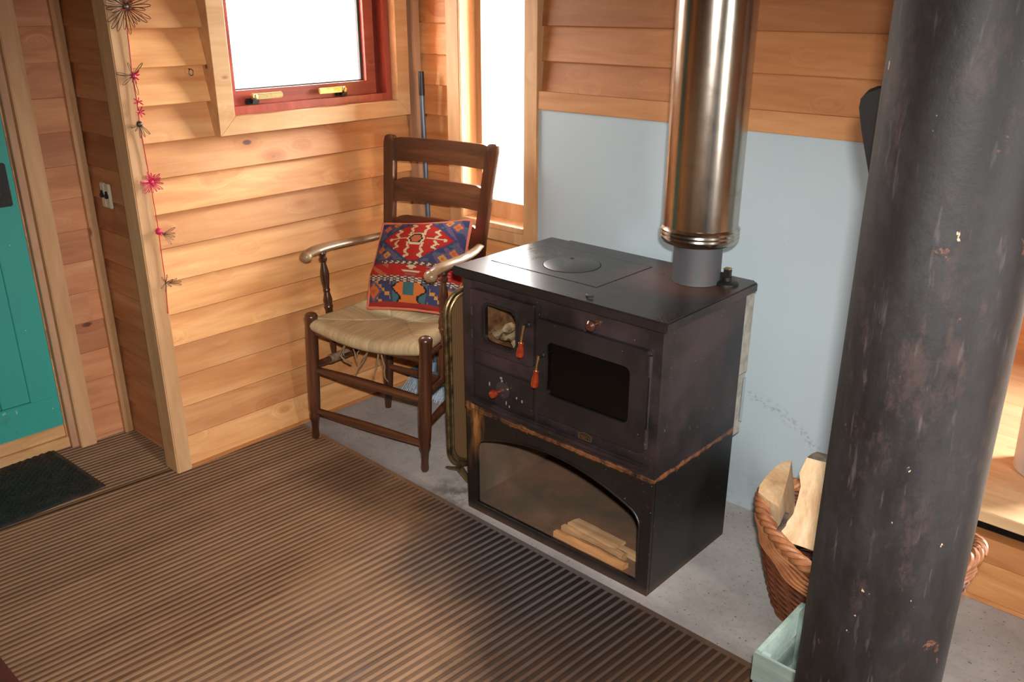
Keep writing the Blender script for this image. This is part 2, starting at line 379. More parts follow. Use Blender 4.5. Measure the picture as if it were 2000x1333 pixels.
def bigpost():
    T = NT('blackened_steel_column'); v = T.co()
    n = T.noise(sc3(T, v, 1, 1, .35), 7, 7, .65); n2 = T.noise(v, 45, 6, .7); n3 = T.noise(sc3(T, v, 1, 1, .45), 13, 8, .75)
    c = T.mix(T.step(n, .40, .60), (.008, .0062, .0065), (.022, .0205, .023))
    c = T.mix(T.math('MULTIPLY', T.step(n2, .45, .60), .5), c, (.010, .009, .009))
    c = T.mix(T.math('MULTIPLY', T.step(n3, .55, .64), .6), c, (.055, .032, .030))
    c = T.mix(T.math('MULTIPLY', T.step(n3, .42, .34), .75), c, (.009, .009, .010))
    c = T.mix(T.math('MULTIPLY', T.step(T.noise(v, 9, 6, .75), .635, .67), .8), c, (.16, .065, .035))
    c = T.mix(T.math('MULTIPLY', T.step(T.noise(sc3(T, v, 1.4, 1.4, 1), 19, 4, .65), .70, .72), .85), c, (.55, .40, .27))
    sv = T.noise(sc3(T, T.vm('ADD', v, (3, 1, 2)), 60, 60, 9), 1, 3, .6)
    c = T.mix(T.math('MULTIPLY', T.step(sv, .62, .74), .22), c, (.22, .18, .17))
    T.base(c, T.math('ADD', .42, T.math('MULTIPLY', n, .3)), .0, spec=.45); T.bump(T.math('ADD', n2, n), .2, .004); return T.m
M_post = bigpost()
M_black = simple('black_plastic', (.008, .008, .009), .4)
M_blackiron = simple('black_iron', (.012, .011, .011), .45, .2, None, .3)
M_brass = simple('brass', (.72, .56, .26), .3, 1, ((.5, .34, .13), 30, .5, .7))
M_brassold = simple('aged_brass', (.25, .18, .085), .38, .85, ((.07, .045, .02), 25, .45, .65))
M_amber = simple('lacquered_amber_wood', (.17, .016, .005), .2, 0, ((.26, .035, .008), 60, .4, .7), coat=.6)
M_darkknob = simple('dark_knob', (.06, .02, .012), .25, coat=.5)
M_glassdark = simple('oven_glass', (.002, .002, .002), .12, 0, None, spec=.25)
M_screenmesh = None
def screenmesh():
    T = NT('bronze_mesh'); v = T.co()
    wv = T.n('ShaderNodeTexWave'); wv.bands_direction = 'X'; T.l(v, wv.inputs[0]); wv.inputs['Scale'].default_value = 190
    wz = T.n('ShaderNodeTexWave'); wz.bands_direction = 'Z'; T.l(v, wz.inputs[0]); wz.inputs['Scale'].default_value = 190
    h = T.math('MAXIMUM', wv.outputs['Fac'], wz.outputs['Fac'])
    T.base(T.mix(h, (.12, .06, .025), (.27, .15, .07)), .5, .4); T.bump(h, .4, .001)
    tr = T.n('ShaderNodeBsdfTransparent'); mx = T.n('ShaderNodeMixShader'); mx.inputs[0].default_value = .22
    T.l(T.b.outputs[0], mx.inputs[1]); T.l(tr.outputs[0], mx.inputs[2]); T.l(mx.outputs[0], T.out.inputs[0]); return T.m
M_screenmesh = screenmesh()
def pane(name, tint, refl):
    T = NT(name)
    tr = T.n('ShaderNodeBsdfTransparent'); tr.inputs[0].default_value = (*tint, 1)
    gl = T.n('ShaderNodeBsdfGlossy'); gl.inputs['Roughness'].default_value = .02
    mx = T.n('ShaderNodeMixShader'); mx.inputs[0].default_value = refl
    T.l(tr.outputs[0], mx.inputs[1]); T.l(gl.outputs[0], mx.inputs[2]); T.l(mx.outputs[0], T.out.inputs[0]); return T.m
M_glass = pane('window_glass', (.97, .985, .98), .05)
M_sootglass = pane('sooty_stove_glass', (.80, .75, .68), .05)
M_seal = simple('window_seal_strip', (.05, .05, .045), .5)
M_rush = None
def vcol(name, rough=.85, bump=.2, bsc=300, stripes=None):
    T = NT(name); a = T.n('ShaderNodeAttribute'); a.attribute_name = 'Col'; v = T.co()
    n = T.noise(v, bsc, 3, .6)
    T.base(T.mix(T.math('MULTIPLY', n, .45), a.outputs['Color'], T.mix(.6, a.outputs['Color'], (.02, .015, .01))), rough, spec=.25); T.bump(n, bump, .002); return T.m
M_rush = vcol('woven_rush', .7, .3, 220)
M_kilim = vcol('kilim_wool', .9, .35, 420)
M_piping = simple('coral_piping', (.60, .16, .09), .8, bump=.3, bsc=300)
M_twine = simple('loose_rush_ends', (.30, .21, .12), .8, 0, ((.16, .1, .05), 40, .4, .7))
M_rubber = simple('black_rubber_mat', (.012, .012, .013), .5, 0, ((.03, .028, .026), 20, .45, .7), .2)
def wicker(n, a, b): return simple(n, a, .5, 0, (b, 25, .35, .7), .3, 200)
M_wick = wicker('willow_brown', (.16, .05, .02), (.075, .022, .01))
M_wickrim = wicker('willow_rim', (.40, .17, .07), (.27, .09, .035))
M_bark = simple('bark', (.12, .085, .06), .9, 0, ((.04, .028, .02), 30, .4, .6), .8, 60)
M_crate = wood('pale_green_crate_paint', (.19, .26, .23), (.26, .34, .31), (.34, .43, .39), 'x', knots=.2, var=.15, across=20, rough=.65, redknot=(.1, .12, .1))
M_wool = simple('insulation_board', (.30, .29, .25), .9, 0, ((.18, .175, .16), 22, .4, .65), .6, 90)
M_foil = simple('foil_edge', (.7, .72, .74), .25, 1)
M_ash = simple('ash', (.75, .70, .58), .95, 0, ((.18, .15, .11), 30, .4, .65), .8, 80)
M_brick = simple('firebrick', (.45, .28, .19), .9, 0, ((.16, .09, .06), 20, .4, .65), .3)
M_dark = simple('dark_void', (.01, .008, .007), .9)
M_pinkwire = simple('pink_wire', (.55, .015, .07), .4)
M_redwire = simple('red_thread', (.5, .03, .02), .6)
M_wire = simple('dark_florist_wire', (.09, .06, .04), .4, .4)
M_cream = simple('cream_plastic', (.62, .58, .46), .4)
M_handleblue = simple('blue_grey_tube', (.12, .15, .20), .35, .5)
M_broomhead = simple('blue_grey_broom_plastic', (.13, .20, .27), .45)
M_bristle = simple('pale_bristles', (.42, .50, .58), .7, 0, ((.22, .28, .34), 120, .4, .6))
M_bucket = simple('pale_bucket_plastic', (.55, .56, .57), .45)
M_orange = simple('orange_pack', (.75, .24, .02), .5)
M_yellow = simple('yellow_pack', (.80, .52, .05), .5)
M_plaster = simple('plain_lining_board', (.24, .14, .075), .8)
M_silver = simple('worn_print', (.28, .26, .27), .5, .3)
M_darkred = simple('dark_red_painted_edge', (.12, .018, .012), .35, 0, ((.05, .01, .008), 9, .4, .7), coat=.3)
M_outwall = simple('outer_sheathing', (.3, .3, .3), .9)

# ------------------------------------------------------------ room shell
def clap(bm, kind, a0, a1, z0, z1, face, back, tip=.020, axis='y', hole=None):
    """clapboards on a wall; face: coordinate of the thick lower lips; back: wall plane behind; hole=(h0,h1,hz0,hz1)"""
    k = -1
    sgn = 1 if face > back else -1
    while True:
        zb = PB[0]+PB[1]*k if k >= 0 else 0.0
        zt = PB[0]+PB[1]*(k+1) if k >= 0 else PB[0]
        k += 1
        if zt <= z0+1e-6: continue
        if zb >= z1: break
        full0, full1 = zb, zt
        zb, zt = max(zb, z0), min(zt, z1)
        spans = [(a0, a1, zb, zt)]
        if hole:
            h0, h1, g0, g1 = hole; sp2 = []
            for s0, s1, b0, b1 in spans:
                if b1 <= g0 or b0 >= g1: sp2.append((s0, s1, b0, b1)); continue
                if s0 < h0: sp2.append((s0, h0, b0, b1))
                if s1 > h1: sp2.append((h1, s1, b0, b1))
                if b0 < g0: sp2.append((h0, h1, b0, g0))
                if b1 > g1: sp2.append((h0, h1, g1, b1))
            spans = sp2
        for s0, s1, b0, b1 in spans:
            def fr(z):
                t = (z-full0)/(full1-full0); return face - sgn*tip*t
            lip = .0025
            prof = [(back, b0), (fr(b0)-sgn*lip, b0), (fr(b0), b0+min(.003, (b1-b0)*.3)), (fr(b1), b1), (back, b1)]
            if axis == 'y': poly = [(p, s0, z) for p, z in prof]; d = (0, s1-s0, 0)
            else: poly = [(s0, p, z) for p, z in prof]; d = (s1-s0, 0, 0)
            prism(bm, poly, d)

# left wall (with the small window)
bm = NB(); clap(bm, '', -1.226, .05, 0, 2.45, 0, -.040, axis='y', hole=(-.90, -.07, 1.345, 2.12), tip=.033)
box(bm, (-.10, -1.226, 0), (-.040, -.90, 2.45)); box(bm, (-.10, -.07, 0), (-.040, .16, 2.45)); box(bm, (-.10, -.90, 0), (-.040, -.07, 1.345)); box(bm, (-.10, -.90, 2.12), (-.040, -.07, 2.45))
struct('wall_left', bm, M_pineY, smooth=0)
# alcove side wall
bm = NB(); clap(bm, '', -.56, -.095, 0, 2.45, -1.226, -1.20, axis='x', tip=.010); box(bm, (-.56, -1.20, 0), (-.10, -1.16, 2.45))
struct('wall_alcove_side', bm, M_pineAl, smooth=0)
# alcove back wall, beside the door
bm = NB(); clap(bm, '', -1.40, -1.20, 0, 2.45, -.52, -.56, axis='y', tip=.006); box(bm, (-.62, -1.48, 0), (-.56, -1.16, 2.45)); box(bm, (-.62, -2.9, 2.05), (-.56, -1.48, 2.45)); box(bm, (-.62, -2.9, 0), (-.56, -2.42, 2.05))
struct('wall_alcove_back', bm, M_pineAlY, smooth=0)
bm = NB(); box(bm, (-.62, -2.96, 0), (0, -2.90, 2.45)); box(bm, (-.03, -4.6, 0), (.0, -2.96, 2.45)); struct('wall_left_far', bm, M_pineY, smooth=0)
# back wall
WX0, WX1, WZ0, WZ1 = .329, .687, .875, 2.18
bm = NB()
clap(bm, '', 0, WX0-.03, 0, 2.45, .04, .062, axis='x', tip=.012)
clap(bm, '', WX0-.03, WX1+.03, 0, WZ0-.05, .04, .062, axis='x', tip=.012); clap(bm, '', WX0-.03, WX1+.03, WZ1+.03, 2.45, .04, .062, axis='x', tip=.012)
box(bm, (-.1, .062, 0), (WX0-.012, .16, 2.45)); box(bm, (WX0-.012, .062, 0), (WX1+.01, .16, WZ0-.04)); box(bm, (WX0-.012, .062, WZ1), (WX1+.01, .16, 2.45)); box(bm, (WX1+.01, .062, 0), (2.45, .16, 2.45))
struct('wall_back', bm, M_pineX, smooth=0)
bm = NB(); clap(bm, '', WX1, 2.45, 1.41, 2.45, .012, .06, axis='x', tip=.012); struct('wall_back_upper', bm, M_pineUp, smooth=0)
bm = NB(); box(bm, (.757, 0, 0), (2.45, .06, 1.362)); struct('wall_back_panel', bm, M_blue, smooth=0)
# deep bench bay on the right: riser, bay walls
bm = NB(); clap(bm, '', 2.45, 5.1, 0, .225, 0, .05, axis='x', tip=.004); struct('wall_bench_riser', bm, M_pineX, smooth=0)
bm = NB(); box(bm, (1.75, .16, 0), (1.80, 1.5, 2.45)); box(bm, (1.80, 1.40, 0), (5.1, 1.5, .72)); box(bm, (1.80, 1.40, 2.1), (5.1, 1.5, 2.45)); box(bm, (1.80, 1.4, .72), (3.2, 1.5, 2.1)); box(bm, (3.7, 1.4, .72), (5.1, 1.5, 2.1))
struct('wall_bay', bm, M_pineX, smooth=0)
# walls behind the camera, with windows that let daylight in
bm = NB(); y0, y1, z0, z1 = -1.85, -1.55, 1.0, 1.95
box(bm, (5.1, -4.7, 0), (5.2, y0, 2.45)); box(bm, (5.1, y1, 0), (5.2, 1.5, 2.45)); box(bm, (5.1, y0, 0), (5.2, y1, z0)); box(bm, (5.1, y0, z1), (5.2, y1, 2.45))
struct('wall_right', bm, M_plaster, smooth=0)
bm = NB(); box(bm, (0, -4.7, 0), (5.1, -4.6, 2.45))
struct('wall_front', bm, M_plaster, smooth=0)
bm = NB(); box(bm, (-.65, -4.7, 2.45), (5.2, 1.5, 2.5)); struct('ceiling', bm, M_plaster, smooth=0)

# floor: ribbed decking (rotated a few degrees as in the room) with real ribs
ANG = .068
def deckgeom(bm, x0, x1, yA, yB):
    """ribs run nearly along y; xs measured at y=-.75"""
    x = x0; prof = []
    while x < x1:
        p = .0242 if x < .95 else .0292
        r = p*.36
        prof += [(x, -.0045), (x+(p-r)*.92, -.0045), (x+(p-r), 0), (x+p-.0008, 0)]
        x += p
    rows = []
    for y in (yA, (yA+(yB if yB is not None else -.75))/2, None):
        row = []
        for px, pz in prof:
            yy = y if y is not None else (yB if yB is not None else -.7035-.0172*px)
            row.append(bm.verts.new((px+ANG*(yy+.75), yy, pz)))
        rows.append(row)
    for A, B in zip(rows, rows[1:]):
        for i in range(len(A)-1): bm.faces.new((A[i], A[i+1], B[i+1], B[i]))
bm = NB(); deckgeom(bm, -.02, 5.4, -4.7, None)
deckgeom(bm, -.6976, -.0205, -4.7, -1.19)
box(bm, (-.7, -4.7, -.09), (5.2, -.80, -.012)); box(bm, (-.02, -.80, -.09), (3.7, -.69, -.012))
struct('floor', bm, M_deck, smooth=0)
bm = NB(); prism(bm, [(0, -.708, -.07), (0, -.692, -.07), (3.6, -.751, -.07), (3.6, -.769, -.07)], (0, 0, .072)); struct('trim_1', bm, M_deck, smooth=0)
bm = NB(); prism(bm, [(-.08, -.692, -.09), (5.1, -.775, -.09), (5.1, 1.5, -.09), (-.08, 1.5, -.09)], (0, 0, .09)); struct('floor_hearth', bm, M_conc, smooth=0)
# small front lip of deck boards between hearth end and deck
# timber trims
bm = NB(); box(bm, (-.095, -1.288, 0), (.004, -1.226, 2.45), .004); struct('trim_2', bm, M_trimZ)
bm = NB(); box(bm, (-.52, -1.262, 0), (-.497, -1.228, 2.45), .003); struct('trim_3', bm, M_trimZ)
bm = NB(); box(bm, (0, -.004, 0), (.042, .040, 2.45), .003); struct('trim_4', bm, M_trimZ2)
bm = NB(); box(bm, (.757, -.008, 1.358), (2.45, .05, 1.426), .002); struct('trim_5', bm, M_trimX)
# window 2 (tall): casing, jambs, sill, frame, glass
def window_root(name):
    o = bpy.data.objects.new(name, None); COL.objects.link(o); o['kind'] = 'structure'; ROOT[o] = Matrix.Identity(4); return o
w2 = window_root('window_2')
bm = NB(); box(bm, (.254, -.012, 0), (.329, .045, 2.3), .003); box(bm, (.687, -.012, 0), (.757, .05, 2.3), .003); box(bm, (.329, -.012, .80), (.687, .05, .852), .003)
obj('casing', bm, M_trimZ, w2)
bm = NB(); box(bm, (.318, -.004, .84), (.331, .158, WZ1)); box(bm, (.685, -.004, .84), (.696, .158, WZ1)); box(bm, (.331, -.014, .850), (.685, .158, .872), .002)
obj('window_reveal', bm, M_trimZ, w2)
bm = NB(); ring(bm, XZ([(.687, WZ1), (.329, WZ1), (.329, .872), (.687, .872)], .085), XZ([(.652, WZ1-.04), (.364, WZ1-.04), (.364, .945), (.652, .945)], .085), (0, .03, 0)); obj('window_frame', bm, M_trimZ, w2)
bm = NB(); box(bm, (.364, .097, .945), (.652, .101, WZ1-.04)); obj('pane', bm, M_glass, w2, smooth=0)
# window 1 (small, red): casing, red frame, opening sash, glass, two fasteners
w1 = window_root('window_1')
def YZ(P, x): return [(x, a, b) for a, b in P]
bm = NB()
for poly in ([(-.953, 1.284), (-.03, 1.284), (-.098, 1.350), (-.885, 1.350)], [(-.953, 2.19), (-.953, 1.284), (-.885, 1.350), (-.885, 2.12)], [(-.03, 1.284), (-.03, 2.19), (-.098, 2.12), (-.098, 1.350)], [(-.953, 2.19), (-.885, 2.12), (-.098, 2.12), (-.03, 2.19)]):
    prism(bm, YZ(poly, -.038), (.080, 0, 0), .0015)
obj('casing', bm, M_trimY, w1)
fy0, fy1, fz0, fz1 = -.885, -.098, 1.350, 2.12
bm = NB(); ring(bm, YZ([(fy1, fz1), (fy0, fz1), (fy0, fz0), (fy1, fz0)], -.105), YZ([(fy1-.03, fz1-.03), (fy0+.022, fz1-.03), (fy0+.022, fz0+.030), (fy1-.03, fz0+.030)], -.105), (.108, 0, 0)); obj('window_frame', bm, M_redZ, w1, smooth=20)
sy0, sy1, sz0, sz1 = fy0+.020, fy1-.055, fz0+.028, fz1-.028
bm = NB(); ring(bm, YZ([(sy1, sz1), (sy0, sz1), (sy0, sz0), (sy1, sz0)], -.088), YZ([(sy1-.05, sz1-.05), (sy0+.038, sz1-.05), (sy0+.038, sz0+.055), (sy1-.05, sz0+.055)], -.088), (.052, 0, 0))
box(bm, (-.105, sy1, sz0), (-.075, fy1-.03, sz1))
sash = obj('sash', bm, M_red, w1, smooth=20)
bm = NB(); ring(bm, YZ([(sy1-.05, sz1-.05), (sy0+.038, sz1-.05), (sy0+.038, sz0+.055), (sy1-.05, sz0+.055)], -.07), YZ([(sy1-.062, sz1-.058), (sy0+.043, sz1-.058), (sy0+.043, sz0+.06), (sy1-.062, sz0+.06)], -.07), (.012, 0, 0)); obj('seal_strip', bm, M_seal, sash)
bm = NB(); box(bm, (-.066, sy0+.035, sz0+.05), (-.062, sy1-.045, sz1-.05)); obj('pane', bm, M_glass, sash, smooth=0)
for yb, sg in ((-.765, 1), (-.345, -1)):
    z = sz0+.012
    bm = NB(); box(bm, (-.036, yb-.03, z-.012), (-.022, yb+.03, z+.012), .005); box(bm, (-.024, yb-.014, z-.006), (-.008, yb+.014, z+.014), .004)
    fb = obj('fastener_base', bm, M_blackiron, sash)
    bm = NB(); box(bm, (-.018, yb-.012 if sg > 0 else yb-.125, z+.008), (-.004, yb+.125 if sg > 0 else yb+.012, z+.030), .004)
    lathe(bm, [(.010, 0), (.011, .002), (.011, .006), (.008, .008)], (-.006, yb, z+.018), (1, 0, 0), 14)
    obj('fastener_arm', bm, M_brass, fb)
# teal door with its casing, frame and threshold
d1 = window_root('door_1')
bm = NB(); DX = -.565
box(bm, (DX-.04, -2.40, .10), (DX, -1.477, .235), .002); box(bm, (DX-.04, -2.40, 1.92), (DX, -1.477, 2.04), .002)
box(bm, (DX-.04, -1.585, .235), (DX, -1.477, 1.92), .002); box(bm, (DX-.04, -2.40, .235), (DX, -2.295, 1.92), .002)
dl = obj('door_leaf', bm, M_teal, d1)
bm = NB(); y = -1.582
box(bm, (DX-.035, -2.31, .22), (DX-.025, -1.57, 1.94))
while y > -2.29: box(bm, (DX-.03, y-.108, .233), (DX-.012, y, 1.922), .003, seg=1); y -= .110
obj('door_panel', bm, M_teal, dl)
bm = NB(); box(bm, (DX, -1.70, 1.03), (DX+.022, -1.505, 1.19), .004); box(bm, (DX+.022, -1.62, 1.09), (DX+.03, -1.56, 1.14), .003); lk = obj('rim_lock', bm, M_blackiron, d1)
bm = NB(); lathe(bm, [(.006, 0), (.006, .02), (.018, .03), (.022, .045), (.012, .055)], (DX+.022, -1.66, 1.12), (1, 0, 0), 16); obj('knob', bm, M_blackiron, lk)
bm = NB(); box(bm, (DX-.05, -1.475, 0), (-.53, -1.448, 2.06), .002); box(bm, (DX-.05, -2.42, 0), (-.53, -2.40, 2.06), .002); box(bm, (DX-.05, -2.40, 2.04), (-.53, -1.475, 2.06)); obj('door_frame', bm, M_trimZ2, d1)
bm = NB(); box(bm, (-.54, -1.450, 0), (-.498, -1.386, 2.12), .003); box(bm, (-.54, -2.48, 0), (-.498, -2.42, 2.12), .003); obj('casing', bm, M_trimZ, d1)
bm = NB(); box(bm, (DX-.05, -2.42, 0), (-.553, -1.449, .045), .003); box(bm, (DX-.05, -2.42, .045), (-.57, -1.475, .098), .003); obj('threshold', bm, M_trimY, d1)
# dark red painted step edge in the near left corner
bm = NB(); box(bm, (.2, -2.9, -.02), (1.3, -2.150, .008), .004); struct('trim_6', bm, M_darkred)

# ------------------------------------------------------------ stove
SX0, SX1, SYF, SYB, SEAM = 1.015, 1.805, -.677, -.205, .41
st = thing('range_cooker', 'black and dark brown wood-fired range cooker with glazed oven door standing on the grey hearth', 'stove', (1.41, -.44, 0))
# lower cabinet: shell + arched front + interior
ax0, ax1 = 1.062, 1.763
def arch(x):
    z = .283+.078*(1-((x-1.40)/.345)**2)
    e = min(x-ax0, ax1-x)
    if e < .035: z -= .035*(1-sqrt(max(0, 1-((.035-e)/.035)**2)))
    return z
bm = NB(); t = .006
box(bm, (SX0, SYF+.012, .0), (SX0+t, SYB, SEAM)); box(bm, (SX1-t, SYF+.012, .0), (SX1, SYB, SEAM)); box(bm, (SX0+t, SYB-t, 0), (SX1-t, SYB, SEAM))
box(bm, (SX0+t, SYF+.012, SEAM-t), (SX1-t, SYB-t, SEAM-.001))
cab = obj('lower_cabinet', bm, M_stL, st)
bm = NB(); N = 48
xs = [ax0+(ax1-ax0)*(.5-.5*cos(pi*i/N)) for i in range(N+1)]
def strip(bm, lo, hi):  # closed solid between two polylines, front y SYF, thickness .012
    n = len(xs)
    V = [[bm.verts.new((x, y, f(x))) for x in xs] for y in (SYF, SYF+.014) for f in (lo, hi)]
    a, b, c, d = V
    for i in range(n-1):
        bm.faces.new((a[i], a[i+1], b[i+1], b[i])); bm.faces.new((c[i], d[i], d[i+1], c[i+1]))
        bm.faces.new((a[i], c[i], c[i+1], a[i+1])); bm.faces.new((b[i], b[i+1], d[i+1], d[i]))
    bm.faces.new((a[0], b[0], d[0], c[0])); bm.faces.new((a[-1], c[-1], d[-1], b[-1]))
strip(bm, lambda x: arch(x), lambda x: SEAM-.002); strip(bm, lambda x: 0.0, lambda x: .036)
box(bm, (SX0, SYF, 0), (ax0, SYF+.014, SEAM-.002)); box(bm, (ax1, SYF, 0), (SX1, SYF+.014, SEAM-.002))
obj('arched_front', bm, M_stL, cab)
bm = NB(); tube(bm, [(x, SYF-.001, arch(x)) for x in xs]+[(ax1, SYF-.001, .036)]+[(ax0, SYF-.001, .036)], .0035, 6, closed=True); obj('opening_edge', bm, M_stL, cab)
bm = NB(); box(bm, (SX0+t, SYF+.016, .012), (SX1-t, SYB-t, .032)); box(bm, (SX0+t, SYF+.016, .032), (SX0+t+.004, SYB-t, SEAM-t)); box(bm, (SX1-t-.004, SYF+.016, .032), (SX1-t, SYB-t, SEAM-t)); box(bm, (SX0+.012, SYB-t-.004, .032), (SX1-.012, SYB-t, SEAM-t))
obj('log_store_lining', bm, M_stIn, cab)
# upper body
TOPZ = .895
bm = NB()
fx0, fx1, fz0_, fz1_ = 1.11, 1.275, .68, .828      # firebox opening
ox0, ox1, oz0, oz1 = 1.395, 1.713, .57, .765       # oven glass
def front_grid(bm, xs_, zs_, holes, y0, y1):
    for i in range(len(xs_)-1):
        for j in range(len(zs_)-1):
            cx, cz = (xs_[i]+xs_[i+1])/2, (zs_[j]+zs_[j+1])/2
            if any(a < cx < b and c < cz < d for a, b, c, d in holes): continue
            box(bm, (xs_[i], y0, zs_[j]), (xs_[i+1], y1, zs_[j+1]))
front_grid(bm, [SX0, fx0, fx1, SX1], [SEAM, fz0_, fz1_, TOPZ], [(fx0, fx1, fz0_, fz1_)], SYF+.002, SYF+.016)
box(bm, (SX0, SYF+.016, SEAM), (SX0+t, SYB, TOPZ)); box(bm, (SX1-t, SYF+.016, SEAM), (SX1, SYB, TOPZ)); box(bm, (SX0+t, SYB-t, SEAM), (SX1-t, SYB, TOPZ)); box(bm, (SX0+t, SYF+.016, SEAM), (SX1-t, SYB-t, SEAM+t))
body = obj('upper_body', bm, M_stU, st, smooth=0)
bm = NB()
box(bm, (fx0-.02, -.40, fz0_-.06), (fx1+.03, -.38, fz1_+.05)); box(bm, (fx0-.02, SYF+.018, fz0_-.05), (fx0-.004, -.40, fz1_+.05)); box(bm, (fx1+.01, SYF+.018, fz0_-.05), (fx1+.03, -.40, fz1_+.05)); box(bm, (fx0-.004, SYF+.018, fz1_+.03), (fx1+.01, -.40, fz1_+.05)); box(bm, (fx0-.004, SYF+.018, fz0_-.06), (fx1+.01, -.40, fz0_-.03))
for k in range(3): box(bm, (fx0+.0, -.415, fz0_-.03+k*.052), (fx1+.008, -.401, fz0_+.018+k*.052), .003)
obj('firebrick_lining', bm, M_brick, body)
bm = NB(); G = 14
V = [[bm.verts.new((fx0-.002+(fx1-fx0+.01)*i/G, SYF+.022+.24*j/G, fz0_-.005+.035*mn.noise((i*.5, j*.5, 3))+.04*(j/G)+.02)) for j in range(G+1)] for i in range(G+1)]
for i in range(G):
    for j in range(G): bm.faces.new((V[i][j], V[i+1][j], V[i+1][j+1], V[i][j+1]))
obj('ash_bed', bm, M_ash, body)
# raised edges of the front: left stile, mullion, lip, drawer frame
bm = NB()
box(bm, (1.343, SYF-.010, SEAM+.045), (1.352, SYF+.002, .865), .003); obj('centre_rail', bm, M_stU, body)
bm = NB(); box(bm, (SX0, SYF-.006, SEAM+.002), (1.058, SYF+.002, TOPZ-.01), .002)
obj('front_moulding', bm, M_stU, body)
bm = NB(); box(bm, (1.058, SYF-.022, .440), (1.775, SYF+.002, .464), .006); obj('ash_lip', bm, M_stU, body)
# firebox door
bm = NB(); O = rrect(1.064, .654, 1.341, .862, .012); I = rrect(1.119, .688, 1.268, .822, .03)
ring(bm, XZ(O, SYF-.018), XZ(I, SYF-.018), (0, .018, 0)); fd = obj('firebox_door', bm, M_stU, st)
bm = NB(); ring(bm, XZ(rrect(1.111, .680, 1.276, .830, .034), SYF-.021), XZ(I, SYF-.021), (0, .004, 0)); obj('window_rim', bm, M_stD, fd)
bm = NB(); box(bm, (1.114, SYF-.009, .683), (1.273, SYF-.006, .827)); obj('door_glass', bm, M_sootglass, fd, smooth=0)
bm = NB()
for k in range(4):
    x = 1.136+k*.038; box(bm, (x-.012, SYF-.0195, .8405-.0028), (x+.012, SYF-.016, .8405+.0028), .001)
obj('air_slots', bm, M_dark, fd)
bm = NB(); tube(bm, [(1.064, SYF-.012, .86), (1.064, SYF-.012, .66)], .007, 10); tube(bm, [(1.064, SYF-.012, .80), (1.064, SYF-.012, .77)], .010, 10); tube(bm, [(1.064, SYF-.012, .72), (1.064, SYF-.012, .69)], .010, 10); obj('hinge', bm, M_stU, fd)
def drop_handle(px, pz, bx, z1, z2, parent, yo):
    bm = NB(); lathe(bm, [(.009, 0), (.009, .006), (.006, .008), (.006, .018)], (px, yo, pz), (0, -1, 0), 12)
    box(bm, (px-.006, yo-.026, pz-.007), (px+.006, yo-.016, pz+.007), .003)
    h = obj('handle_pivot', bm, M_blackiron, parent)
    bm = NB(); tube(bm, [(px, yo-.022, pz+.004), (px+(bx-px)*.6, yo-.024, (pz+z1)/2), (bx, yo-.025, z1)], [.0062, .0046, .0052], 10); obj('handle_stem', bm, M_brass, h)
    bm = NB(); L = z1-z2
    lathe(bm, [(.0075, 0), (.0095, .002), (.0095, .006), (.0085, .009), (.0115, L*.45), (.0135, L*.72), (.0125, L*.9), (.007, L)], (bx, yo-.025, z1), (-.12, 0, -1), 18); obj('handle_grip', bm, M_amber, h)
drop_handle(1.322, .798, 1.312, .742, .688, fd, SYF-.018)
# oven door
bm = NB(); ring(bm, XZ(rrect(1.353, .500, 1.772, .826, .014), SYF-.018), XZ(rrect(1.396, .578, 1.712, .760, .022), SYF-.018), (0, .018, 0)); od = obj('oven_door', bm, M_stD, st)
bm = NB(); box(bm, (1.39, SYF-.010, .572), (1.718, SYF-.005, .766)); obj('door_glass', bm, M_glassdark, od, smooth=0)
bm = NB()
for z in (.785, .555): tube(bm, [(1.777, SYF-.014, z+.03), (1.777, SYF-.014, z-.035)], .0075, 10); 
tube(bm, [(1.777, SYF-.010, .80), (1.777, SYF-.010, .53)], .003, 8); obj('hinge', bm, M_stU, od)
drop_handle(1.384, .712, 1.376, .664, .602, od, SYF-.018)
# ash drawer with air rosette
bm = NB(); box(bm, (1.064, SYF-.008, .470), (1.336, SYF+.002, .596), .004); ad = obj('ash_drawer', bm, M_stD, st)
bm = NB(); lathe(bm, [(.030, 0), (.030, .003), (.026, .004), (.010, .005), (.008, .010)], (1.200, SYF-.008, .530), (0, -1, 0), 24); ro = obj('air_rosette', bm, M_stU, ad)
bm = NB(); lathe(bm, [(.004, 0), (.004, .028), (.010, .030), (.0135, .036), (.0145, .045), (.012, .053), (.006, .056)], (1.204, SYF-.016, .534), (0, -1, 0), 18); obj('knob', bm, M_amber, ro)
bm = NB(); lathe(bm, [(.0045, 0), (.0045, .004), (.002, .006)], (1.226, SYF-.012, .543), (0, -1, 0), 10); obj('bolt', bm, M_brass, ro)
for x, z, a, b in ((1.138, .535, .004, .010), (1.192, .572, .007, .006), (1.196, .562, .005, .006), (1.262, .52, .0035, .006), (1.286, .515, .004, .007), (1.215, .487, .003, .010), (1.229, .478, .003, .006)):
    bm = NB(); lathe(bm, [(1, 0), (1, .0008)], (0, 0, 0), (0, -1, 0), 10)
    bmesh.ops.transform(bm, matrix=Matrix.Translation((x, SYF-.0084, z)) @ Matrix.Diagonal((a*.8, 1, b*.8, 1)), verts=bm.verts)
    obj('worn_scale_mark', bm, M_silver, ad)
# damper knob
bm = NB(); lathe(bm, [(.010, 0), (.010, .004), (.006, .006), (.006, .028), (.013, .030), (.017, .036), (.017, .044), (.010, .052)], (1.580, SYF+.002, .862), (0, -1, 0), 20); obj('damper_knob', bm, M_darkknob, st)
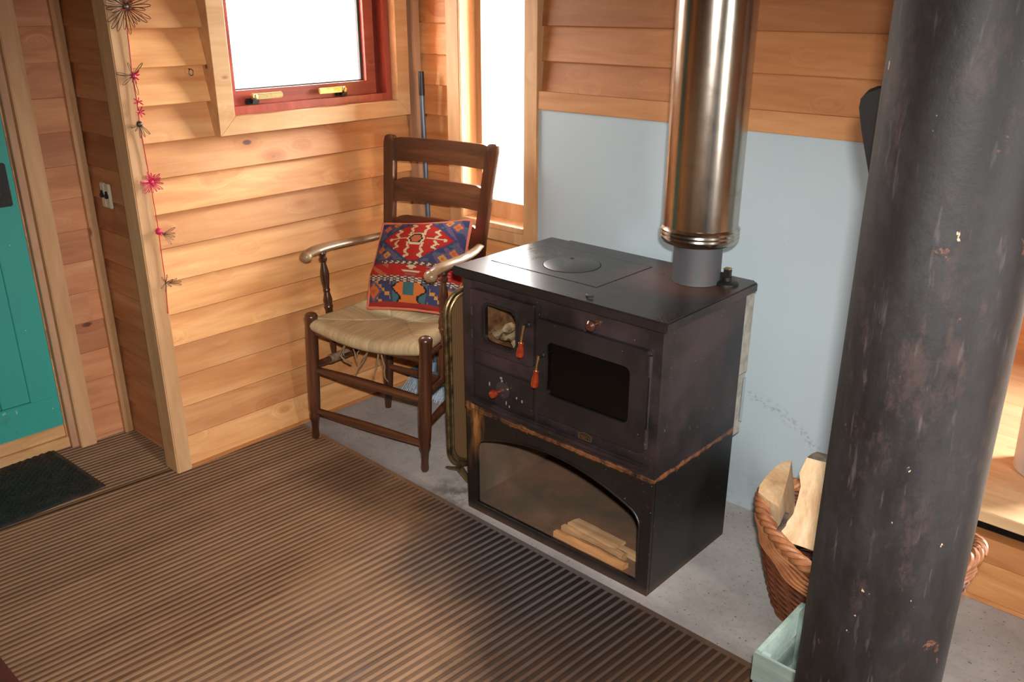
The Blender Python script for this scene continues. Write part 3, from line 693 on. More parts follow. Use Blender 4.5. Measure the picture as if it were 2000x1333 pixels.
# maker's badge
bm = NB(); ring(bm, XZ([(1.582, .472), (1.582, .490), (1.557, .498), (1.531, .490), (1.531, .472)], SYF-.0195), XZ([(1.580, .474), (1.580, .4885), (1.557, .496), (1.533, .4885), (1.533, .474)], SYF-.0195), (0, .003, 0))
bd = obj('badge', bm, M_brassold, od)
def text_part(name, body, size, loc, rot, mat, parent, ext=.0006):
    c = bpy.data.curves.new(name, 'FONT'); c.body = body; c.size = size; c.extrude = ext; c.align_x = 'CENTER'; c.align_y = 'CENTER'
    o = bpy.data.objects.new(name, c); COL.objects.link(o); dg = bpy.context.evaluated_depsgraph_get(); me = bpy.data.meshes.new_from_object(o.evaluated_get(dg))
    bpy.data.objects.remove(o); bm = NB(); bm.from_mesh(me); bpy.data.meshes.remove(me)
    bmesh.ops.transform(bm, matrix=Matrix.Translation(loc) @ rot, verts=bm.verts)
    return obj(name, bm, mat, parent, smooth=0)
text_part('badge_lettering', 'PRITY', .0165, (1.557, SYF-.0195, .4815), Matrix.Rotation(pi/2, 4, 'X'), M_brass, bd)
# top slab with hot plate
SZ0, SZ1 = .895, .926
slo = (.985, -.702); shi = (1.83, -.185)
bm = NB(); box(bm, (slo[0], slo[1], SZ0), (shi[0], shi[1], SZ1), .004); box(bm, (1.06, -.186, SZ0+.008), (shi[0]-.02, -.165, SZ1-.003), .003)
top = obj('top_slab', bm, M_top, st)
px0, px1, py0, py1 = 1.04, 1.49, -.572, -.268
def circ(cx, cy, r, n=40): return [(cx+r*cos(2*pi*k/n), cy+r*sin(2*pi*k/n)) for k in range(n)]
bm = NB(); ring(bm, [(px0, py0, SZ1-.002), (px1, py0, SZ1-.002), (px1, py1, SZ1-.002), (px0, py1, SZ1-.002)], [(px0+.0035, py0+.0035, SZ1-.002), (px1-.0035, py0+.0035, SZ1-.002), (px1-.0035, py1-.0035, SZ1-.002), (px0+.0035, py1-.0035, SZ1-.002)], (0, 0, .0026))
obj('plate_gap', bm, M_dark, top, smooth=0)
bm = NB(); C0 = (1.277, -.428)
prism(bm, [(px0+.0035, py0+.0035, SZ1-.001), (px1-.0035, py0+.0035, SZ1-.001), (px1-.0035, py1-.0035, SZ1-.001), (px0+.0035, py1-.0035, SZ1-.001)], (0, 0, .0022)); hp = obj('hot_plate', bm, M_top, top, smooth=0)
bm = NB(); ring(bm, [(x, y, SZ1+.0008) for x, y in circ(*C0, .098, 56)], [(x, y, SZ1+.0008) for x, y in circ(*C0, .0945, 56)], (0, 0, .0008)); obj('ring_gap', bm, M_dark, hp, smooth=0)
bm = NB(); lathe(bm, [(.0945, 0), (.0945, .0026), (.093, .003)], (*C0, SZ1), (0, 0, 1), 56); rl = obj('ring_lid', bm, M_top, hp)
bm = NB(); lathe(bm, [(.0065, 0), (.0065, .0034)], (1.232, -.372, SZ1), (0, 0, 1), 14); obj('lifter_hole', bm, M_dark, rl)
# cleaning lever at the front and small square-headed cover at the back
bm = NB(); tube(bm, [(1.515, -.655, SZ1+.003), (1.53, -.668, SZ1+.006), (1.545, -.66, SZ1+.006)], .0035, 8); obj('grate_key', bm, M_blackiron, st)
bm = NB(); lathe(bm, [(.036, 0), (.036, .006), (.030, .010), (.014, .012), (.014, .024)], (1.765, -.268, SZ1), (0, 0, 1), 24); box(bm, (1.755, -.278, SZ1+.022), (1.775, -.258, SZ1+.048), .002); box(bm, (1.725, -.274, SZ1+.014), (1.757, -.262, SZ1+.034), .002)
vc = obj('flue_brush_cover', bm, M_blackiron, st)
bm = NB(); box(bm, (1.754, -.279, SZ1+.048), (1.776, -.257, SZ1+.052), .001); obj('cover_cap', bm, M_brass, vc)
# insulation board at the back
bm = NB()
for a, b in ((.375, .60), (.603, .893)): box(bm, (1.05, SYB, a), (1.797 if a < .5 else 1.803, SYB+.062, b), .003)
ins = obj('insulation_board', bm, M_wool, st)
bm = NB(); box(bm, (1.797, SYB+.045, .42), (1.801, SYB+.064, .58), .001); obj('foil_edge', bm, M_foil, ins)

# flue: grey pipe + steel jacket
fl = thing('flue_pipe', 'tall tarnished steel flue rising from the back of the range cooker', 'flue', (1.672, -.297, SZ1+.001))
bm = NB(); lathe(bm, [(.0765, 0), (.0752, .008), (.0752, .20)], (1.672, -.297, SZ1+.001), (0, 0, 1), 48); obj('inner_pipe', bm, M_fluepipe, fl, label='dull grey inner pipe')
bm = NB(); lathe(bm, [(.1155, 0), (.1155, 1.36)], (1.672, -.297, 1.088), (0, 0, 1), 64); obj('outer_jacket', bm, M_flue, fl)
bm = NB(); lathe(bm, [(.080, -.002), (.112, 0), (.120, .010), (.1225, .018), (.1205, .024), (.1225, .030), (.1205, .036), (.1225, .042), (.119, .047), (.116, .05)], (1.672, -.297, 1.056), (0, 0, 1), 64); obj('collar', bm, M_flue, fl)

# kindling in the log store
def stick(pts_top, z0, thick, seed, grp, lab, tint=M_kindle):
    """pts_top: 4 floor-plan corners; splintered plank"""
    rnd = random.Random(seed); bm = NB(); n = 12
    (a, b, c, d) = [Vector((*p, 0)) for p in pts_top]   # a,b near end (start), c,d far end
    T, B = [], []
    for i in range(n+1):
        u = i/n; p = a.lerp(d, u); q = b.lerp(c, u); j = .004*mn.noise((u*4, seed, 0)); 
        off = Vector((0, 1, 0))*j
        h = thick*(1+.25*mn.noise((u*5, seed*3, 1)))
        T.append([bm.verts.new(p+off+Vector((0, 0, z0+h*.9))), bm.verts.new((p+q)/2+off+Vector((0, 0, z0+h*1.05))), bm.verts.new(q+off+Vector((0, 0, z0+h*.8)))])
        B.append([bm.verts.new(p+off+Vector((0, 0, z0))), bm.verts.new(q+off+Vector((0, 0, z0)))])
    for i in range(n):
        bm.faces.new((T[i][0], T[i][1], T[i+1][1], T[i+1][0])); bm.faces.new((T[i][1], T[i][2], T[i+1][2], T[i+1][1]))
        bm.faces.new((B[i][0], T[i][0], T[i+1][0], B[i+1][0])); bm.faces.new((T[i][2], B[i][1], B[i+1][1], T[i+1][2])); bm.faces.new((B[i][1], B[i][0], B[i+1][0], B[i+1][1]))
    bm.faces.new((B[0][0], B[0][1], T[0][2], T[0][1], T[0][0])); bm.faces.new((T[n][0], T[n][1], T[n][2], B[n][1], B[n][0]))
    m = (a+b+c+d)/4
    return solo('kindling_stick', bm, tint, lab, 'kindling', (m.x, m.y, z0), group=grp)
KG = 'kindling sticks in the log store'
stick([(1.405, -.655), (1.412, -.628), (1.700, -.628), (1.695, -.655)], .0322, .022, 4, KG, 'orange-brown kindling stick nearest the front edge of the log store', wood('orange_kindling', (.26, .11, .035), (.40, .19, .07), (.50, .27, .11), 'x', knots=0, rough=.8, across=26))
stick([(1.41, -.619), (1.42, -.594), (1.672, -.596), (1.668, -.622)], .0322, .030, 9, KG, 'pale split kindling stick in the middle of the small pile in the log store')
stick([(1.46, -.580), (1.465, -.548), (1.742, -.560), (1.735, -.586)], .0322, .020, 15, KG, 'pale stick lowest at the back of the pile, reaching the right side of the opening')
stick([(1.425, -.602), (1.435, -.552), (1.640, -.560), (1.630, -.612)], .0595, .012, 21, KG, 'flat tan kindling slat lying on top of the other sticks in the log store')
bm = NB(); tube(bm, [(1.50, -.628, .052), (1.58, -.632, .056), (1.66, -.632, .052)], .0022, 6); solo('metal_skewer', bm, M_foil, 'thin pale metal rod lying among the kindling sticks', 'rod', (1.58, -.63, .052))

# ------------------------------------------------------------ big black column
PC = Vector((2.607, -1.108, 0)); PR = .1345
bm = NB(); lathe(bm, [(PR, 0), (PR, 2.45)], PC, (0, 0, 1), 96)
col = thing('steel_column', 'massive scratched black steel column standing in the right foreground', 'column', PC)
obj('column_shaft', bm, M_post, col)
e = Vector((-.82, .57, 0)).normalized(); sdir = Vector((-e.y, e.x, 0))
bm = NB()
prof = [(.10, 1.33), (.165, 1.42), (.235, 1.52), (.255, 1.565), (.252, 1.59), (.225, 1.606), (.17, 1.612), (.10, 1.615)]
poly = [PC+e*r+Vector((0, 0, z))-sdir*.035 for r, z in prof]; prism(bm, poly, sdir*.07, .012)
obj('bracket', bm, simple('dusty_black_bracket', (.006, .006, .007), .6, 0, None, .2, 60, 0, .25), col, label='rounded black bracket on the back of the column')

# ------------------------------------------------------------ rush armchair (local frame: x along the front, y to the back)
CH = Vector((.144, -.732, 0)); CRZ = atan2(.2136, .9769); W = .571
chair = thing('armchair', 'dark ladder-back wooden armchair with a woven rush seat standing in the corner', 'chair', CH, CRZ)
def cpart(n, bm, m, parent=chair, **k): return obj(n, bm, m, parent, local=True, **k)
def turned_leg(top, bot, h):
    bm = NB(); pts = []; rr = []
    tz = [(0, .013), (.01, .0165), (.05, .0145), (.085, .0165), (.10, .0215), (.115, .0235), (.13, .0215), (.145, .0245), (.20, .0255), (.35, .0258), (.50, .0255), (h-.03, .0255), (h-.015, .0275), (h-.006, .023), (h, .012)]
    for z, r in tz:
        u = z/h; pts.append((bot[0]+(top[0]-bot[0])*u, bot[1]+(top[1]-bot[1])*u, z)); rr.append(r)
    tube(bm, pts, rr, 18); return bm
cpart('leg', turned_leg((.036, -.002), (.0, 0), .575), M_darkoak)
cpart('leg', turned_leg((W+.030, -.002), (W, 0), .58), M_darkoak)
YB0 = .3985
def backpost(pts):
    bm = NB(); rings = []
    for x, y, z, hw, hd, sqr in pts:
        R = []
        for k in range(16):
            a = 2*pi*k/16; c, s = cos(a), sin(a)
            m = max(abs(c), abs(s)) if sqr else 1
            f = (1/m)**.8 if sqr else 1
            R.append(bm.verts.new((x+c*hw*f, y+s*hd*f, z)))
        rings.append(R)
    for A, B in zip(rings, rings[1:]):
        for k in range(16): bm.faces.new((A[k], A[(k+1) % 16], B[(k+1) % 16], B[k]))
    bm.faces.new(rings[0][::-1]); bm.faces.new(rings[-1]); return bm
def posts(xb, xm, xt):
    L = []
    for z, r, q in ((0, .014, 0), (.06, .019, 0), (.12, .022, 0), (.45, .0225, 0), (.56, .0225, 0), (.62, .022, 1), (.84, .021, 1), (1.0, .0215, 1), (1.19, .0225, 1), (1.215, .019, 1), (1.222, .012, 1)):
        x = xb+(xm-xb)*min(z, .84)/.84 if z < .84 else xm+(xt-xm)*(z-.84)/(1.22-.84)
        L.append((x, YB0+.098*z, z, r if not q else r*1.2, r if not q else r*.75, q))
    return backpost(L)
cpart('leg', posts(.082, .082, .080), M_darkoak, label='left rear leg rising as the back post')
cpart('leg', posts(.493, .545, .590), M_darkoak, label='right rear leg rising as the back post')
def slat(zb, ze, zm, x0, x1, sh=.14):
    bm = NB(); n = 26; F, B = [], []
    for i in range(n+1):
        u = i/n; x = x0+(x1-x0)*u
        e = min(u, 1-u)
        zt = ze+(zm-ze)*min(1, (sin(min(e/sh, 1)*pi/2)))
        bow = .028*sin(pi*u)
        for (lst, dy) in ((F, -.007), (B, .007)):
            zb_ = zb+.004*sin(pi*u)
            lst.append([bm.verts.new((x, YB0+.098*zb_+bow+dy, zb_)), bm.verts.new((x, YB0+.098*zt+bow+dy, zt))])
    for i in range(n):
        bm.faces.new((F[i][0], F[i+1][0], F[i+1][1], F[i][1])); bm.faces.new((B[i][0], B[i][1], B[i+1][1], B[i+1][0]))
        bm.faces.new((F[i][1], F[i+1][1], B[i+1][1], B[i][1])); bm.faces.new((F[i][0], B[i][0], B[i+1][0], F[i+1][0]))
    bm.faces.new((F[0][0], F[0][1], B[0][1], B[0][0])); bm.faces.new((F[n][0], B[n][0], B[n][1], F[n][1])); return bm
cpart('back_slat', slat(1.116, 1.200, 1.215, .09, .582, .08), M_darkoakx); cpart('back_slat', slat(.948, 1.022, 1.050, .09, .572), M_darkoakx); cpart('back_slat', slat(.79, .86, .889, .09, .545), M_darkoakx)
def rung(a, b, r):
    bm = NB(); a, b = Vector(a), Vector(b); n = 10
    tube(bm, [a.lerp(b, i/n) for i in range(n+1)], [r*(.72+.28*sin(pi*i/n)) for i in range(n+1)], 12); return bm
for a, b, r in (((.02, 0, .325), (.59, 0, .312), .0185), ((.008, 0, .132), (.575, 0, .122), .0175), ((.02, 0, .34), (.084, .43, .335), .0165), ((.588, 0, .34), (.515, .43, .335), .0165), ((.575, 0, .19), (.50, .415, .21), .0155), ((.084, .415, .20), (.50, .415, .19), .0155)):
    cpart('stretcher', rung(a, b, r), M_darkoakx)
bm = NB(); tube(bm, [(.030+.0149*i/6, .09+.1*i/6, .3385) for i in range(7)], .0192, 12); cpart('cord_wrap', bm, M_twine)
# seat rails hidden under rush
for a, b in (((.04, 0, .488), (.58, 0, .478)), ((.04, 0, .49), (.085, .44, .49)), ((.59, 0, .49), (.52, .44, .49)), ((.085, .44, .49), (.52, .44, .49))): cpart('seat_rail', rung(a, b, .014), M_darkoakx)
# rush seat: trapezoid, four fields, rolled edges
def rush():
    bm = NB(); cl = bm.loops.layers.float_color.new('Col'); NX, NY = 250, 190; cols = {}
    V = {}
    for side in (0, 1):
        for i in range(NX+1):
            for j in range(NY+1):
                u, v = i/NX, j/NY
                xl = .022+(.088-.022)*v; xr = .606+(.520-.606)*v
                x = xl+(xr-xl)*u; y = -.022+.485*v
                # front bulge
                y -= .020*sin(pi*u)*(1-v)**4
                # saddle: corners high, centre low, front sags
                z = .528 - .030*sin(pi*u)*(1-.55*v) - .012*sin(pi*v)*sin(pi*u)
                eu = min(u, 1-u)*.55; ev = min(v, 1-v)*.46; e = min(eu, ev)
                roll = .027*sqrt(max(0, 1-(1-min(e/.028, 1))**2))
                U, Wd = (u-.5)*.55, (v-.5)*.46
                # which field: front/back when |Wd|*... larger relative to extent
                fb = abs(v-.5)*.46-(.23-.2) > abs(u-.5)*.55-(.275-.2)
                s = x if fb else y
                ph = s/.0082
                strand = .5+.5*cos(2*pi*ph)
                idx = floor(ph); rnd = mn.noise((idx*1.37, 3.1 if fb else 7.7, (y if fb else x)*9))
                seam = abs((abs(v-.5)*.46-.03)-(abs(u-.5)*.55-.075))
                zz = z + (roll+.0013*strand if side == 0 else -roll-.0013*strand) - (.004*max(0, 1-seam/.012) if side == 0 else 0)
                if side == 1 and (i in (0, NX) or j in (0, NY)): V[side, i, j] = V[0, i, j]; continue
                q = bm.verts.new((x, y, zz)); V[side, i, j] = q
                t = .55+.55*rnd; k = .45+.55*strand
                a = Vector((.46, .33, .17)); b = Vector((.72, .55, .32)); g = Vector((.42, .36, .19))
                c = a.lerp(b, max(0, min(1, t))); 
                if mn.noise((idx*.9, 11, 0)) > .35: c = c.lerp(g, .5)
                c = c*(.6+.4*k); cols[q] = (c.x, c.y, c.z, 1)
    for side in (0, 1):
        for i in range(NX):
            for j in range(NY):
                q = (V[side, i, j], V[side, i+1, j], V[side, i+1, j+1], V[side, i, j+1])
                f = bm.faces.new(q if side == 0 else q[::-1])
                for lp in f.loops: lp[cl] = cols[lp.vert]
    return bm
seat = cpart('rush_seat', rush(), M_rush)
bm = NB(); rnd = random.Random(3)
for x, y, dx, dz in ((.19, .03, -.05, -.085), (.20, .035, .035, -.095), (.185, .03, -.015, -.07), (.29, .06, -.10, -.17), (.295, .06, -.07, -.10), (.35, .03, -.035, -.145), (.352, .03, .03, -.14), (.23, .04, .0, -.06)):
    P = [(x+dx*t+.006*mn.noise((x*30, t*3, 1)), y+.02*mn.noise((x*20, t*3, 5)), .475+dz*t) for t in [k/7 for k in range(8)]]
    tube(bm, P, [.004*(1-.55*k/7) for k in range(8)], 6)
tube(bm, [(.145, .03, .40), (.165, .03, .385), (.20, .035, .375)], .004, 6)
cpart('loose_rush_ends', bm, M_twine, seat)
# arms and turned supports
def arm(pts, rr, tipblob):
    bm = NB(); P = [Vector(p) for p in pts]
    out, rad = [], []
    n = 8*(len(P)-1)
    for i in range(n+1):   # Catmull-Rom
        s = i/8; k = min(int(s), len(P)-2); t = s-k
        p0, p1, p2, p3 = P[max(k-1, 0)], P[k], P[k+1], P[min(k+2, len(P)-1)]
        out.append(.5*((2*p1)+(-p0+p2)*t+(2*p0-5*p1+4*p2-p3)*t*t+(-p0+3*p1-3*p2+p3)*t**3)); rad.append(rr[k]+(rr[k+1]-rr[k])*t)
    tube(bm, out, rad, 14, sq=(1, .58)); 
    bmesh.ops.create_uvsphere(bm, u_segments=14, v_segments=10, radius=tipblob, matrix=Matrix.Translation(P[0]+Vector((0, .004, -.006))) @ Matrix.Diagonal((1.15, 1.0, .9, 1)))
    return bm
cpart('arm', arm([(-.004, .035, .798), (-.004, .09, .806), (.004, .20, .806), (.035, .35, .800), (.068, .465, .803)], [.022, .029, .028, .023, .019], .024), M_arm)
cpart('arm', arm([(W+.012, .065, .798), (W+.022, .12, .812), (W+.030, .22, .815), (W+.012, .35, .810), (W-.020, .465, .812)], [.022, .030, .028, .023, .018], .025), M_arm)
def spindle(xb, xt, y):
    bm = NB(); prof = [(.335, .008), (.40, .0135), (.50, .0145), (.555, .015), (.562, .019), (.572, .0155), (.59, .0195), (.61, .0145), (.625, .0115), (.632, .0155), (.64, .012), (.67, .016), (.70, .0185), (.72, .016), (.74, .0115), (.752, .010), (.758, .0165), (.768, .0165), (.775, .011), (.787, .0165), (.797, .0145), (.812, .010)]
    tube(bm, [(xb+(xt-xb)*(z-.33)/.48, y, z) for z, r in prof], [r for z, r in prof], 16); return bm
cpart('arm_support', spindle(.030, .004, .125), M_darkoak); cpart('arm_support', spindle(W-.005, W+.020, .145), M_darkoak)

# cushion: kilim
def diamond(u, v, cu, cv, a, b): return abs(u-cu)/a+abs(v-cv)/b
RED = (.42, .022, .014); CREAM = (.62, .50, .30); NAVY = (.045, .05, .13); PURP = (.13, .085, .17); OR = (.62, .16, .035); GOLD = (.55, .27, .05); TEAL = (.05, .14, .15); BLK = (.015, .012, .02); SAL = (.45, .12, .05)
def kilim(u, v):
    q = 90; u = (floor(u*q)+.5)/q; v = (floor(v*q)+.5)/q
    if v > .47:
        uu, vv = abs(u-.49), v-.735; av = abs(vv)
        d = uu/.40+av/.31
        if d < 1.0:
            c = RED
            hx = max(uu*1.0+av*.55, av*1.25)     # hexagon metric
            if hx < .085: return SAL if hx < .06 else BLK if hx < .078 else CREAM
            if hx < .100: return CREAM
            # cream arms up and down with hooks
            for (a0, b0, a1, b1, wd) in ((.085, .055, .065, .12, .015), (.065, .12, .10, .155, .016), (.10, .155, .06, .20, .018), (.06, .20, .10, .225, .022), (.115, .0, .29, .0, .006), (.20, .02, .235, .06, .016), (.235, .06, .19, .10, .017), (.19, .10, .235, .125, .015)):
                px, py = uu-a0, av-b0; dx, dy = a1-a0, b1-b0; t = max(0, min(1, (px*dx+py*dy)/(dx*dx+dy*dy)))
                if abs(px-dx*t)+abs(py-dy*t) < wd: return CREAM
            if diamond(uu, av, .30, 0, .022, .028) < 1: return CREAM
            if d > .95: return (.30, .015, .03)
            return c
        if d < 1.09: return NAVY
        # corners
        for cu, cv in ((.10, .90), (.10, .60), (.90, .90), (.90, .60), (.20, .955), (.80, .955), (.20, .52), (.80, .52)):
            k = diamond(u, v, cu, cv, .065, .065)
            if k < .35: return SAL
            if k < .8: return GOLD if cu in (.2, .8) else OR
            if k < 1.1: return PURP
        if (u*13+v*9) % 2 < .7: return PURP
        return NAVY if (floor(u*12)+floor(v*12)) % 3 else TEAL
    if v > .41:
        if .425 < v < .455: return CREAM if sin(u*95+sin(v*300)*2) > .25 and .15 < u < .85 else (.09, .05, .07)
        return (.09, .05, .07) if floor(v*90) % 2 else (.25, .06, .08)
    if v > .29:
        if diamond(u, v, .5, .395, .055, .035) < 1 or diamond(u, v, .5, .345, .17, .012) < 1: return CREAM
        if diamond(u, v, .5, .312, .09, .016) < 1: return (.20, .14, .12)
        if u < .25 and (u*9+v*16) % 2 < .8: return SAL
        if abs(u-.78) < .12 and floor(v*90) % 3 == 0: return (.45, .12, .14)
        return RED
    if v > .235:
        return CREAM if sin(u*80)*sin(v*260) > .25 else (.09, .05, .08)
    if v > .045:
        m = (u*2.35+.33) % 1; mm = abs(m-.5); vv = (v-.045)/.19
        side = floor(u*2.35+.33) % 2
        if side == 1:
            if mm < .14 and vv > .35: return TEAL
            if mm < .30-.10*sin(vv*7): return OR
            if mm < .36-.10*sin(vv*7): return BLK
            return TEAL if mm < .44 else NAVY
        k = mm/.35+abs(vv-.5)/.6
        if k < .25: return SAL
        if k < .6: return OR
        if k < .85: return PURP
        return GOLD if (floor(u*22)+floor(v*30)) % 4 == 0 else NAVY
    return (.33, .03, .02)
cu = thing('cushion', 'square kilim cushion with red, cream and navy pattern leaning on the armchair seat', 'cushion', (.38, -.33, .54), CRZ)
# corners in chair-local frame: bottom-left, bottom-right, top-right, top-left
K = Matrix.Translation(CH) @ Matrix.Rotation(CRZ, 4, 'Z')
CBL, CBR, CTR, CTL = Vector((.172, .215, .538)), Vector((.540, .300, .545)), Vector((.545, .440, .905)), Vector((.100, .440, .835))
CML, CMR = Vector((.108, .315, .640)), Vector((.545, .37, .650))
def cpos(u, v, side):
    if v < .3: t = v/.3; A, B = CBL.lerp(CML, t), CBR.lerp(CMR, t)
    else: t = (v-.3)/.7; A, B = CML.lerp(CTL, t), CMR.lerp(CTR, t)
    p = A*(1-u)+B*u
    n = (CBR-CBL).cross(CTL-CBL).normalized()
    if n.y > 0: n = -n
    bx, by = sin(pi*u)**.5 if 0 < u < 1 else 0, sin(pi*v)**.5 if 0 < v < 1 else 0
    th_ = .070*bx*by
    # pull edges in between corners
    c = (CBL+CBR+CTL+CTR)/4
    pin = .050*(sin(pi*u)*(2*abs(v-.5))**3+sin(pi*v)*(2*abs(u-.5))**3)
    p = p.lerp(c, pin)
    p = p+n*(.045+side*th_)
    # slump: crease at mid height
    p = p+n*(.010*side*mn.noise((u*5, v*5, 2)))
    return K @ p
bm = NB(); cl = bm.loops.layers.float_color.new('Col'); G = 150; V = {}
for s in (1, -1):
    for i in range(G+1):
        for j in range(G+1):
            if s < 0 and (i in (0, G) or j in (0, G)): V[s, i, j] = V[1, i, j]
            else: V[s, i, j] = bm.verts.new(cpos(i/G, j/G, s))
for s in (1, -1):
    for i in range(G):
        for j in range(G):
            q = (V[s, i, j], V[s, i+1, j], V[s, i+1, j+1], V[s, i, j+1]); f = bm.faces.new(q if s > 0 else q[::-1])
            c = kilim((i+.5)/G, (j+.5)/G) if s > 0 else (.30, .03, .02)
            for lp in f.loops: lp[cl] = (*c, 1)
cover = obj('cushion_cover', bm, M_kilim, cu)
bm = NB(); E = []
for k in range(40): E.append(cpos(k/40, 0, 0))
for k in range(40): E.append(cpos(1, k/40, 0))
for k in range(40): E.append(cpos(1-k/40, 1, 0))
for k in range(40): E.append(cpos(0, 1-k/40, 0))
tube(bm, E, .0065, 8, closed=True); obj('piping', bm, M_piping, cu)

# ------------------------------------------------------------ brass fire screen
sd = Vector((.20, .98, 0)).normalized(); sn = Vector((sd.y, -sd.x, 0)); S0 = Vector((.838, -.60, 0))
fs = thing('fire_screen', 'brass framed mesh fire screen standing between the armchair and the range cooker', 'fire screen', S0+sd*.25)
def scr(P, off=0): return [S0+sd*a+Vector((0, 0, b))+sn*off for a, b in P]
bm = NB(); tube(bm, scr(rrect(0, .055, .50, .775, .085, 8)), .0095, 10, closed=True); tube(bm, scr(rrect(.019, .074, .481, .756, .070, 8)), .0055, 8, closed=True)
fr = obj('brass_frame', bm, M_brassold, fs)
bm = NB(); prism(bm, scr(rrect(.022, .077, .478, .753, .068, 8), -.001), sn*.002); obj('mesh_panel', bm, M_screenmesh, fs, smooth=0)
for a in (.045, .42):
    bm = NB(); c = S0+sd*a; hw = .095 if a < .1 else .06
    P = [c+sn*(hw*t)+Vector((0, 0, .006+.040*(1-abs(t))**1.2 - (.0))) for t in [k/8-1 for k in range(17)]]
    tube(bm, P, [.006+.005*(1-abs(k/8-1)) for k in range(17)], 8, sq=(1.6, .8)); box(bm, (c.x-.008, c.y-.008, .035), (c.x+.008, c.y+.008, .075), .002); obj('foot', bm, M_brassold, fs)

# ------------------------------------------------------------ broom in the corner
bx, by = .118, -.030
br = thing('broom', 'upright broom with blue-grey metal handle and black tip, leaning in the corner behind the armchair', 'broom', (.20, -.09, 0))
bm = NB(); tube(bm, [(.165, -.045, .10), (.14, -.036, .75), (bx, by, 1.385)], .0105, 14); hd = obj('handle', bm, M_handleblue, br)
bm = NB(); tube(bm, [(bx+.0006, by, 1.37), (bx, by, 1.468)], .0125, 14); obj('handle_tip', bm, M_black, hd)
bd_ = Vector((.95, .05, 0)).normalized(); hb = Vector((.06, -.10, 0)); nb = Vector((-bd_.y, bd_.x, 0))
bm = NB(); prism(bm, [hb-nb*.03+Vector((0, 0, .075)), hb+bd_*.33-nb*.03+Vector((0, 0, .075)), hb+bd_*.33+nb*.03+Vector((0, 0, .075)), hb+nb*.03+Vector((0, 0, .075))], (0, 0, .035), .006); lathe(bm, [(.018, 0), (.014, .05)], (.165, -.068, .10), (0, .3, 1), 12); obj('broom_head', bm, M_broomhead, br)
bm = NB(); rnd = random.Random(5)
for i in range(34):
    for j in range(5):
        p = hb+bd_*(.012+.306*i/33)+nb*(-.024+.012*j)+Vector((0, 0, .078)); s = Vector(((i/33-.5)*.05, (j-2)*.012-.02, 0))
        tube(bm, [p, p+s*.5+Vector((0, 0, -.04)), p+s+Vector((rnd.uniform(-.004, .004), 0, -.072))], .0028, 4, cap=False)
obj('bristles', bm, M_bristle, br)

# ------------------------------------------------------------ log basket
BC = Vector((2.325, -.385, 0)); BA, BB = .298, .205
bk = thing('log_basket', 'oval brown wicker log basket with high twisted ends standing behind the black column', 'basket', BC)
def rimz(a): return .262+(.100+.022*cos(a))*abs(cos(a))**1.6
def bpt(a, t, off=0):
    s = .74+.26*t+.03*sin(pi*t); return BC+Vector(((BA*s+off)*cos(a), (BB*s+off)*sin(a), max(.008, rimz(a)*t)))
bm = NB(); R = 27; NS = 26
for r in range(R):
    t = (r+.5)/R
    P = [bpt(2*pi*k/208, t, .0042*cos(NS*pi*k/208+pi*r)) for k in range(208)]
    tube(bm, P, .0056, 5, closed=True)
wv = obj('woven_sides', bm, M_wick, bk)
bm = NB()
for k in range(NS): tube(bm, [bpt(2*pi*(k+.5)/NS, t) for t in (0, .25, .5, .75, .98)], .005, 6)
obj('stakes', bm, M_wick, bk)
bm = NB()
for s in range(4):
    P = []
    for k in range(300):
        a = 2*pi*k/300; ph = 15*a+2*pi*s/4; q = bpt(a, 1.0, .012*cos(ph)*(1.0)); q.z += .012+.012*sin(ph); P.append(q)
    tube(bm, P, .0098, 8, closed=True)
obj('twisted_rim', bm, M_wickrim, bk, label='lighter twisted willow rim')
bm = NB()
for s in range(6):
    P = []
    for k in range(61):
        a = radians(185)+radians(170)*k/60; q = bpt(a, 1.0, .006+.004*sin(k*.7+s)); q.z -= .004+.010*s*(.6+.8*sin(pi*k/60)); P.append(q)
    tube(bm, P, .0052, 5)
obj('fanned_strands', bm, M_wickrim, bk)
bm = NB(); lathe(bm, [(1, 0), (1, .006)], (0, 0, 0), (0, 0, 1), 40); bmesh.ops.transform(bm, matrix=Matrix.Translation(BC+Vector((0, 0, .004))) @ Matrix.Diagonal((BA*.74, BB*.74, 1, 1)), verts=bm.verts); obj('base', bm, M_wick, bk)
# logs
def camray(px, py):
    fw = Vector((-sin(yaw)*cos(th), cos(yaw)*cos(th), -sin(th))); rt = Vector((cos(yaw), sin(yaw), 0)); up = rt.cross(fw)
    return (fw*1716+rt*(px-1000)-up*(py-666.5)).normalized()
def onplane(px, py, p0, n):
    d = camray(px, py); p0, n = Vector(p0), Vector(n); return CAMP+d*((p0-CAMP).dot(n)/d.dot(n))
# quarter log: its sawn end faces up and towards the room
def log(name, outline, p0, n, length, dirv, matf, mats_side, lab, bark_edges=(), grp='firewood in the basket', taper=1.0):
    E = [onplane(x, y, p0, n) for x, y in outline]; c = sum(E, Vector())/len(E)
    root = thing(name, lab, 'log', c+Vector(dirv)*length, 0, grp)
    bm = NB(); d = Vector(dirv)*length
    A = [bm.verts.new(p) for p in E]; B = [bm.verts.new(c+(p-c)*taper+d) for p in E]; n_ = len(A)
    # rough the sides a little: middle ring
    Mid = [bm.verts.new(c+(p-c)*(1+.05*mn.noise(p*9))+d*.5) for p in E]
    fA = bm.faces.new(A); fB = bm.faces.new(B[::-1]); fA.material_index = 0; fB.material_index = 0
    for r0, r1 in ((A, Mid), (Mid, B)):
        for i in range(n_):
            f = bm.faces.new((r0[i], r1[i], r1[(i+1) % n_], r0[(i+1) % n_])); f.material_index = 2 if i in bark_edges else 1
    obj('split_wood', bm, [matf, mats_side, M_bark], root, smooth=25); return root
